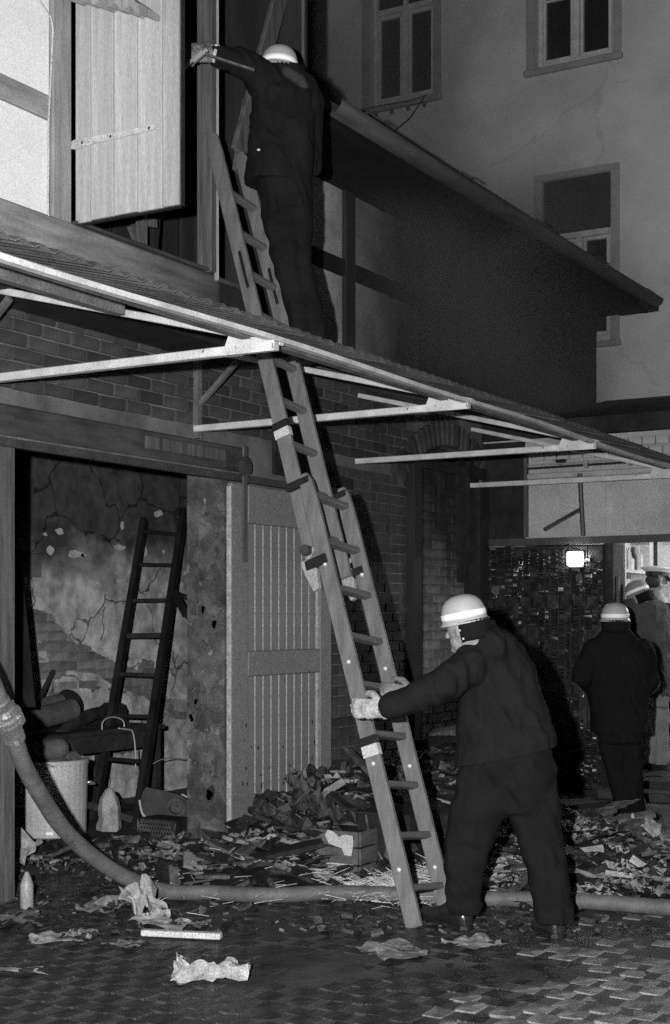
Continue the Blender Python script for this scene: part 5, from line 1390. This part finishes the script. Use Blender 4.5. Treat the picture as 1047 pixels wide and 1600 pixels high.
# charred sheets of paper lying in the heaps, nothing tells them apart
r = random.Random(21)
spots_ = []
for i in range(58): spots_.append((r.uniform(385, 560), r.uniform(1270, 1388), 'in the heap between the grey door and the ladder', 'paper scraps in the heap by the grey door'))
for i in range(120): spots_.append((r.uniform(750, 1060) if r.random() < .45 else r.uniform(755, 950), r.uniform(1312, 1416), 'in the heap to the right behind the hose', 'paper scraps in the right-hand heap'))
for i in range(12): spots_.append((r.uniform(205, 350), r.uniform(1308, 1370), 'on the floor by the doorway pier', 'paper scraps by the doorway pier'))
for i, (px, py, where, grp) in enumerate(spots_):
    p = gnd(px, py)
    if p.y > -.10 and p.x > -.15: p.y = -.12 - r.random()*.2
    h = max(0, hgt(p.x, p.y) - .02); p.z = h + .008
    right = 'right-hand' in grp
    s_ = r.uniform(.16, .42) if right else r.uniform(.13, .34)
    pale = r.random() < (.6 if right else .35)
    crumple(p, s_, s_*r.uniform(.35,.8), r.uniform(.02,.065), M_paper if pale else M_paper2, 100+i, 'paper_scrap',
            ('pale' if pale else 'grey') + ' scorched paper scrap lying ' + where, 'paper', ('pale ' if pale else 'grey ') + grp, n=9, rot=r.uniform(0,3.1), tilt=r.uniform(-.22,.22), edge=.3, sharp=1.4, burn=True)
# burnt books and charred boards thrown on the heaps
def book_meshes(seed):
    r = random.Random(seed); w, h, t = r.uniform(.07,.10), r.uniform(.10,.14), r.uniform(.012,.028)
    a = MB(); b = MB()
    a.box((-w,-h,-t), (w,h,-t+.004)); a.box((-w-.002,-h,t-.004), (w*.98,h,t)); a.box((-w-.004,-h,-t), (-w-.001,h,t))
    n_ = 4
    for k in range(n_):
        z0 = -t+.005+(2*t-.010)*k/n_; z1 = -t+.005+(2*t-.010)*(k+.9)/n_; d = r.uniform(0,.014)
        b.box((-w+.002,-h+.004+d,z0), (w-.006-d,h-.004-r.uniform(0,.01),z1))
    jit(a, .006, 9); jit(b, .006, 9)
    return a.mesh('book_cover', M_char2 if r.random() < .7 else M_ash2), b.mesh('book_pages', M_paper if r.random() < .6 else M_paper2)
books = [book_meshes(k) for k in range(8)]
boards = []
for k in range(6):
    r2 = random.Random(k+40); L_ = r2.uniform(.18,.42); w_b = r2.uniform(.03,.08); mb = MB()
    mb.rings([[Vector((x, y*(1 + .35*mnoise.noise(Vector((x*9, k, 1)))), z*(1+.3*mnoise.noise(Vector((x*13, k, 4)))))) for (y, z) in ((-w_b,-.012),(w_b,-.012),(w_b,.012),(-w_b,.012))] for x in [-L_ + 2*L_*q/8 + .02*math.sin(q*2.3+k) for q in range(9)]])
    boards.append(mb.mesh('board_body', (M_char, M_char2, M_ash2)[k % 3]))
r = random.Random(77)
HP = (((400, 600), (1262, 1380), 'in the heap between the grey door and the ladder', 'in the heap by the grey door'), ((755, 1050), (1296, 1408), 'in the heap to the right behind the hose', 'in the right-hand heap'), ((620, 720), (1230, 1340), 'in the heap behind the ladder foot', 'behind the ladder foot'))
for i in range(76):
    (xr, yr, where, gname) = HP[0 if i % 5 < 2 else (1 if i % 5 < 4 else 2)]
    p = gnd(r.uniform(*xr), r.uniform(*yr))
    if p.y > -.16: p.y = -.16 - r.random()*.2
    p.z = max(0, hgt(p.x, p.y) - .015) + r.uniform(.01,.04)
    rot = (r.gauss(0,.28), r.gauss(0,.28), r.uniform(0,6.28)); k_ = r.uniform(.8,1.25)
    if i % 2:
        cv, pg = r.choice(books)
        e = thing('burnt_book', 'burnt book with scorched pages lying ' + where, 'book', p, 'burnt books ' + gname)
        e.rotation_euler = rot; e.scale = (k_, k_, k_)
        for nm, me in (('cover', cv), ('pages', pg)):
            o = bpy.data.objects.new(nm, me); COL.objects.link(o); o.parent = e
    else:
        inst('charred_board', r.choice(boards), p + UP*.01, None, rot, (k_, k_, k_), 'charred broken board lying ' + where, 'board', 'charred boards ' + gname)
r = random.Random(91)
for i in range(40):
    (xr, yr, where, gname) = ((395, 610), (1225, 1375), 'in the heap by the grey door', 'by the grey door') if i % 2 else ((755, 1050), (1318, 1402), 'in the right-hand heap', 'in the right-hand heap')
    p = gnd(r.uniform(*xr), r.uniform(*yr))
    if p.y > -.22: p.y = -.22 - r.random()*.25
    p.z = max(0, hgt(p.x, p.y) - .03)
    m_ = (M_ash, M_ash2, M_paper2)[i % 3 if i % 4 else 1]
    crumple(p, r.uniform(.28,.55), r.uniform(.2,.36), r.uniform(.07,.16)*(1 if i % 2 else .45), m_, 400+i, 'charred_sheet', ('black ' if m_ is M_ash else 'grey ') + 'charred crumpled sheeting lying ' + where, 'sheeting', ('black ' if m_ is M_ash else 'grey ') + 'charred sheeting ' + gname, n=11, rot=r.uniform(0,3.1), tilt=r.uniform(-.35,.35)*(1 if i % 2 else .4), edge=.45, sharp=1.5, burn=True)
# bigger pieces one can point to
def sheet(px, py, sx, sy, h, m, seed, label, cat='paper', name='paper_sheet', z=0, rot=0, tilt=0, n=9, edge=.3, burn=False):
    p = gnd(px, py); p.z = z + .006
    return crumple(p, sx, sy, h, m, seed, name, label, cat, None, None, n, rot, tilt, edge, 1.0, burn or (m is M_paper2 and n < 12))
FA = math.atan2(FW.y, FW.x)
sheet(330, 1528, .26, .30, .075, M_paper, 5, 'crumpled pale rag lying alone on the setts in front', 'rag', 'crumpled_rag', rot=.6, n=16, edge=.5)
sheet(90, 1469, .20, .26, .02, M_paper, 6, 'torn white sheet lying flat on the dark setts at left', rot=FA+.2)
sheet(128, 1466, .16, .20, .03, M_paper2, 8, 'grey torn sheet beside the torn white sheet at left', rot=FA-.3)
sheet(200, 1477, .18, .16, .01, M_paper2, 9, 'small grey square of paper on the setts', rot=FA+.9)
sheet(20, 1520, .12, .30, .02, M_paper2, 10, 'dirty paper strip at the left edge of the setts', rot=FA)
sheet(30, 1440, .35, .28, .03, M_paper2, 12, 'flattened grey paper by the jamb post at left', rot=FA+.4)
sheet(225, 1440, .22, .20, .11, M_paper, 13, 'crumpled upright paper at the end of the white batten', rot=1, n=12, edge=.5, tilt=.5)
sheet(250, 1456, .26, .22, .03, M_paper, 14, 'pale folded paper lying over the white batten', rot=FA+1.2, tilt=.12, z=.025)
sheet(300, 1451, .24, .16, .03, M_paper2, 15, 'grey paper flap lying beside the white batten', rot=FA-1.2, tilt=-.15)
sheet(160, 1420, .30, .22, .05, M_paper2, 16, 'sooty crumpled sheet behind the white batten', rot=.3, n=12)
sheet(742, 1478, .20, .24, .03, M_paper2, 17, 'sodden folded paper on the setts between the fireman\'s boots', rot=FA+.5, n=12)
sheet(612, 1490, .30, .26, .03, M_paper2, 18, 'dark sodden paper on the setts below the ladder foot', rot=FA+.4, n=12)
sheet(800, 1398, .40, .22, .03, M_paper, 19, 'large pale scorched sheet lying by the fireman\'s rear leg', rot=FA+1.3, z=.04)
sheet(790, 1345, .30, .25, .05, M_paper2, 20, 'grey sheet leaning between the fireman\'s legs', rot=FA+.6, z=.14, tilt=.4)
sheet(905, 1395, .36, .22, .03, M_paper, 22, 'pale folded sheets behind the hose right of the fireman', rot=FA+1.0, z=.10, tilt=.1)
sheet(965, 1296, .24, .24, .01, M_paper, 23, 'square white card leaning on black board behind the debris', rot=FA+.5, z=.12, tilt=-.4, edge=.1)
sheet(1010, 1345, .30, .16, .07, M_paper, 24, 'curled white paper near the right edge of the debris', rot=FA, z=.14, n=12, tilt=.3)
sheet(1040, 1385, .30, .2, .04, M_paper2, 25, 'grey sheet at the right edge of the debris behind the hose', rot=FA+.4, z=.06)
sheet(395, 1295, .20, .14, .06, M_paper, 26, 'white scrap tucked against the foot of the grey door', rot=FA, z=.2, n=8)
sheet(455, 1372, .30, .15, .05, M_paper, 27, 'pale torn sheet at the front of the heap by the hose', rot=FA+1.4, z=.08)
sheet(28, 1358, .26, .22, .10, M_paper, 28, 'bulky white paper sack standing by the left jamb post', 'sack', 'paper_sack', n=9, z=.02, tilt=.5)
sheet(265, 1325, .26, .2, .07, M_paper2, 29, 'pale lump of plaster on the floor in front of the metal cowl', 'lump', 'plaster_lump', n=10, z=.03)
MB().beam(gnd(222,1463)+UP*.02, gnd(346,1469)+UP*.02, .045, .03).build('white_batten', M_labelw, None, bevel=.004, label='straight white batten lying on the setts in front of the hose', cat='batten')
MB().lathe(gnd(42,1420), [(.03,0),(.036,.01),(.036,.13),(.022,.17),(.014,.185),(.010,.20)], UP, 16).build('white_bottle', M_tin, None, smooth=True, label='small pale bottle standing on the ground by the left jamb post', cat='bottle')
# wooden crate with torn white paper, black boxes beside it
c0 = gnd(487, 1372)
dxr = (RT*.86 - FW*.5).normalized(); dyr = (FW*.86 + RT*.5).normalized()
crate = thing('wooden_crate', 'brown slatted wooden crate with torn white paper beside the ladder', 'crate', c0)
cw, cdp, chh = .32, .36, .30
for i, (z0, z1) in enumerate(((.0,.095),(.105,.20),(.21,.30))):
    MB().obox(c0 + dxr*(cw/2) + UP*((z0+z1)/2), dxr*(cw/2), dyr*.008, UP*((z1-z0)/2)).build('slat', M_crate, crate, bevel=.004)
    MB().obox(c0 + dxr*(cw/2) + dyr*cdp + UP*((z0+z1)/2), dxr*(cw/2), dyr*.008, UP*((z1-z0)/2)).build('slat', M_crate, crate, bevel=.004)
    MB().obox(c0 - dxr*.009 + dyr*(cdp/2) + UP*((z0+z1)/2), dxr*.008, dyr*(cdp/2), UP*((z1-z0)/2)).build('slat', M_crate, crate, bevel=.004)
    MB().obox(c0 + dxr*(cw+.009) + dyr*(cdp/2) + UP*((z0+z1)/2), dxr*.008, dyr*(cdp/2), UP*((z1-z0)/2)).build('slat', M_crate, crate, bevel=.004)
MB().obox(c0 + dxr*(cw/2) + dyr*(cdp/2) + UP*.012, dxr*(cw/2-.01), dyr*(cdp/2-.01), UP*.008).build('bottom', M_crate, crate)
MB().obox(c0 + dxr*(cw*.62) + UP*.103 - dyr*.010, dxr*.09, dyr*.003, UP*.005).build('label_strip', M_labelw, crate)
MB().obox(c0 + dxr*(cw/2) + dyr*(cdp/2) + UP*.15, dxr*(cw/2-.012), dyr*(cdp/2-.012), UP*.13).build('packed_contents', M_ash, crate)
pp = MB(); P = [(508,1305),(512,1296),(522,1300),(530,1308),(538,1304),(551,1306),(552,1320),(549,1338),(538,1336),(534,1325),(524,1322),(514,1318)]
oo = c0 + dxr*.0
mbp = MB(); dc_ = (c0 - CAM).dot(FW) - .03
mbp.prism([K(a, b, dc_-.0024*(a-487)-.02) for a, b in P], FW*.01).build('torn_wrapper', M_labelw, crate)
bx_ = gnd(560, 1368)
bb = thing('black_box', 'black charred wooden box standing open behind the ladder foot', 'box', bx_)
for (o_, ax, ay, az, nm) in ((dxr*.17+UP*.19, dxr*.17, dyr*.01, UP*.19, 'side'), (dxr*.0+dyr*.2+UP*.19, dxr*.01, dyr*.2, UP*.19, 'side'), (dxr*.34+dyr*.2+UP*.19, dxr*.01, dyr*.2, UP*.19, 'side'), (dxr*.17+dyr*.4+UP*.19, dxr*.17, dyr*.01, UP*.19, 'side'), (dxr*.17+dyr*.2+UP*.385, dxr*.19, dyr*.22, UP*.008, 'lid')):
    MB().obox(bx_ + o_, ax, ay, az).build(nm, M_char2, bb, bevel=.004)
MB().beam(bx_ + UP*.375 + dxr*.06 - dyr*.013, bx_ + UP*.02 + dxr*.13 - dyr*.013, .006, .012).build('edge_strip', M_ash2, bb)
bx2 = gnd(652, 1352)
b2_ = thing('black_box', 'black metal case with bright lower edge seen between the ladder rails', 'box', bx2)
MB().obox(bx2 + dxr*.18 + dyr*.16 + UP*.17, dxr*.18, dyr*.14, UP*.165).build('case', M_char, b2_, bevel=.008)
MB().obox(bx2 + dxr*.19 + UP*.012 + dyr*.012, dxr*.17, dyr*.006, UP*.006).build('edge_trim', M_bolt, b2_)
# dark tub behind the fireman, with white scraps
tb = gnd(700, 1275)
tub = MB(); tub.lathe(tb + UP*.0, [(.24,0),(.30,.1),(.33,.55),(.30,.60),(.1,.62)], UP, 20)
jit(tub, .03, 4).build('sack_heap', M_char2, None, smooth=True, label='black burnt sack standing against the pale brick behind the fireman', cat='sack')
sheet(706, 1225, .14, .12, .08, M_paper, 31, 'white scrap on top of the black burnt sack', z=.45, n=8)
# boards and planks stuck in the heaps
def plank(a, b, w, h, m, label, name='burnt_plank', cat='plank'):
    return jit(MB().beam(a, b, w, h), .006, 9).build(name, m, None, bevel=.004, label=label, cat=cat)
plank(gnd(525,1262)+UP*.10, K(580,1188,9.95), .05, .02, M_ash2, 'thin grey lath standing up in the heap beside the grey door')
plank(gnd(505,1268)+UP*.16, K(528,1205,9.9), .11, .02, M_paper2, 'split pale board end standing at the right foot of the grey door')
plank(K(478,1268,8.9), K(512,1236,9.0), .05, .02, M_paper2, 'pale-edged burnt board end at the top of the heap')
plank(K(515,1240,8.95), K(560,1272,8.9), .14, .02, M_char2, 'black board with light edge resting on the crate')
plank(K(478,1290,8.8), K(515,1283,8.7), .03, .015, M_paper2, 'short pale stick lying above the wooden crate')
plank(K(770,1385,7.9), K(815,1330,8.6), .12, .02, M_paper2, 'broad grey board leaning behind the fireman\'s legs')
plank(K(800,1395,7.8), K(835,1362,8.0), .05, .02, M_ash2, 'narrow grey board behind the fireman\'s rear leg')
plank(K(835,1268,10.0), K(955,1255,10.6), .05, .03, M_char2, 'long black beam lying at the foot of the charred door')
plank(K(838,1262,10.0), K(842,1282,9.9), .05, .03, M_paper, 'short white stub at the end of the black beam')
plank(gnd(870,1330)+UP*.15, gnd(960,1310)+UP*.2, .05, .03, M_ash2, 'grey batten lying across the right-hand heap')
pk = gnd(935, 1372); 
MB().prism([K(935,1370,8.65), K(1000,1376,8.75), K(1005,1300,9.2), K(940,1285,9.1)], FW*.03).build('black_board', M_char2, None, bevel=.004, label='broad black board leaning in the right-hand heap under the white card', cat='board')
# a flat stone by the hose at the far right
for (px, py, l) in ((845,1432,'small dark pebble beside the hose right of the fireman\'s heel'),(820,1418,'dark clod on the hose between the fireman\'s boots')):
    p = gnd(px, py+6); jit(MB().ellip(p+UP*.025, Vector((.04,0,0)), Vector((0,.03,0)), Vector((0,0,.025)), 10, 7), .012, 20).build('clod', M_ash, None, label=l, cat='clod')

# ================================================================== SMOKE hanging round the upper wing and drifting before the tall house
sb_ = MB(); sb_.box((0.9, -3.2, 3.42), (7.16, 4.6, 10.0))
smoke = sb_.build('smoke', [], None, label='dark grey smoke drifting round the upper wing and before the tall house', cat='smoke', kind='stuff')
sm = bpy.data.materials.new('smoke'); sm.use_nodes = True; t_ = sm.node_tree
t_.nodes.remove(t_.nodes['Principled BSDF'])
pv = t_.nodes.new('ShaderNodeVolumePrincipled'); t_.links.new(pv.outputs[0], t_.nodes['Material Output'].inputs['Volume'])
pv.inputs['Color'].default_value = (.36, .36, .36, 1)
tc = t_.nodes.new('ShaderNodeNewGeometry'); nz = t_.nodes.new('ShaderNodeTexNoise'); nz.inputs['Scale'].default_value = .55; nz.inputs['Detail'].default_value = 4; nz.inputs['Distortion'].default_value = .8
t_.links.new(tc.outputs['Position'], nz.inputs['Vector'])
def mrange(src, a, b, c, d):
    n = t_.nodes.new('ShaderNodeMapRange'); t_.links.new(src, n.inputs[0])
    for k, v in zip((1,2,3,4), (a, b, c, d)): n.inputs[k].default_value = v
    return n.outputs[0]
def mmul(a, b):
    n = t_.nodes.new('ShaderNodeMath'); n.operation = 'MULTIPLY'; t_.links.new(a, n.inputs[0]); t_.links.new(b, n.inputs[1]); return n.outputs[0]
sp_ = t_.nodes.new('ShaderNodeSeparateXYZ'); t_.links.new(tc.outputs['Position'], sp_.inputs[0])
def madd(a, b):
    n = t_.nodes.new('ShaderNodeMath'); n.operation = 'ADD'; t_.links.new(a, n.inputs[0]); t_.links.new(b, n.inputs[1]); return n.outputs[0]
X_, Y_, Z_ = sp_.outputs
low = mmul(mmul(mrange(Z_, 4.7, 5.4, .75, 0), mrange(Y_, -1.5, -.3, .03, 1.0)), mmul(mrange(X_, 1.2, 3.0, .1, 1.0), mrange(X_, 5.0, 6.6, 1.0, .2)))
high = mmul(mrange(Z_, 4.7, 5.4, 0, .15), mrange(Y_, -.9, 1.4, .02, 1.0))
dn = mmul(mrange(nz.outputs[0], .38, .62, .08, 1.1), madd(low, high))
t_.links.new(dn, pv.inputs['Density'])
smoke.data.materials.append(sm)
S.cycles.volume_step_rate = 1.5
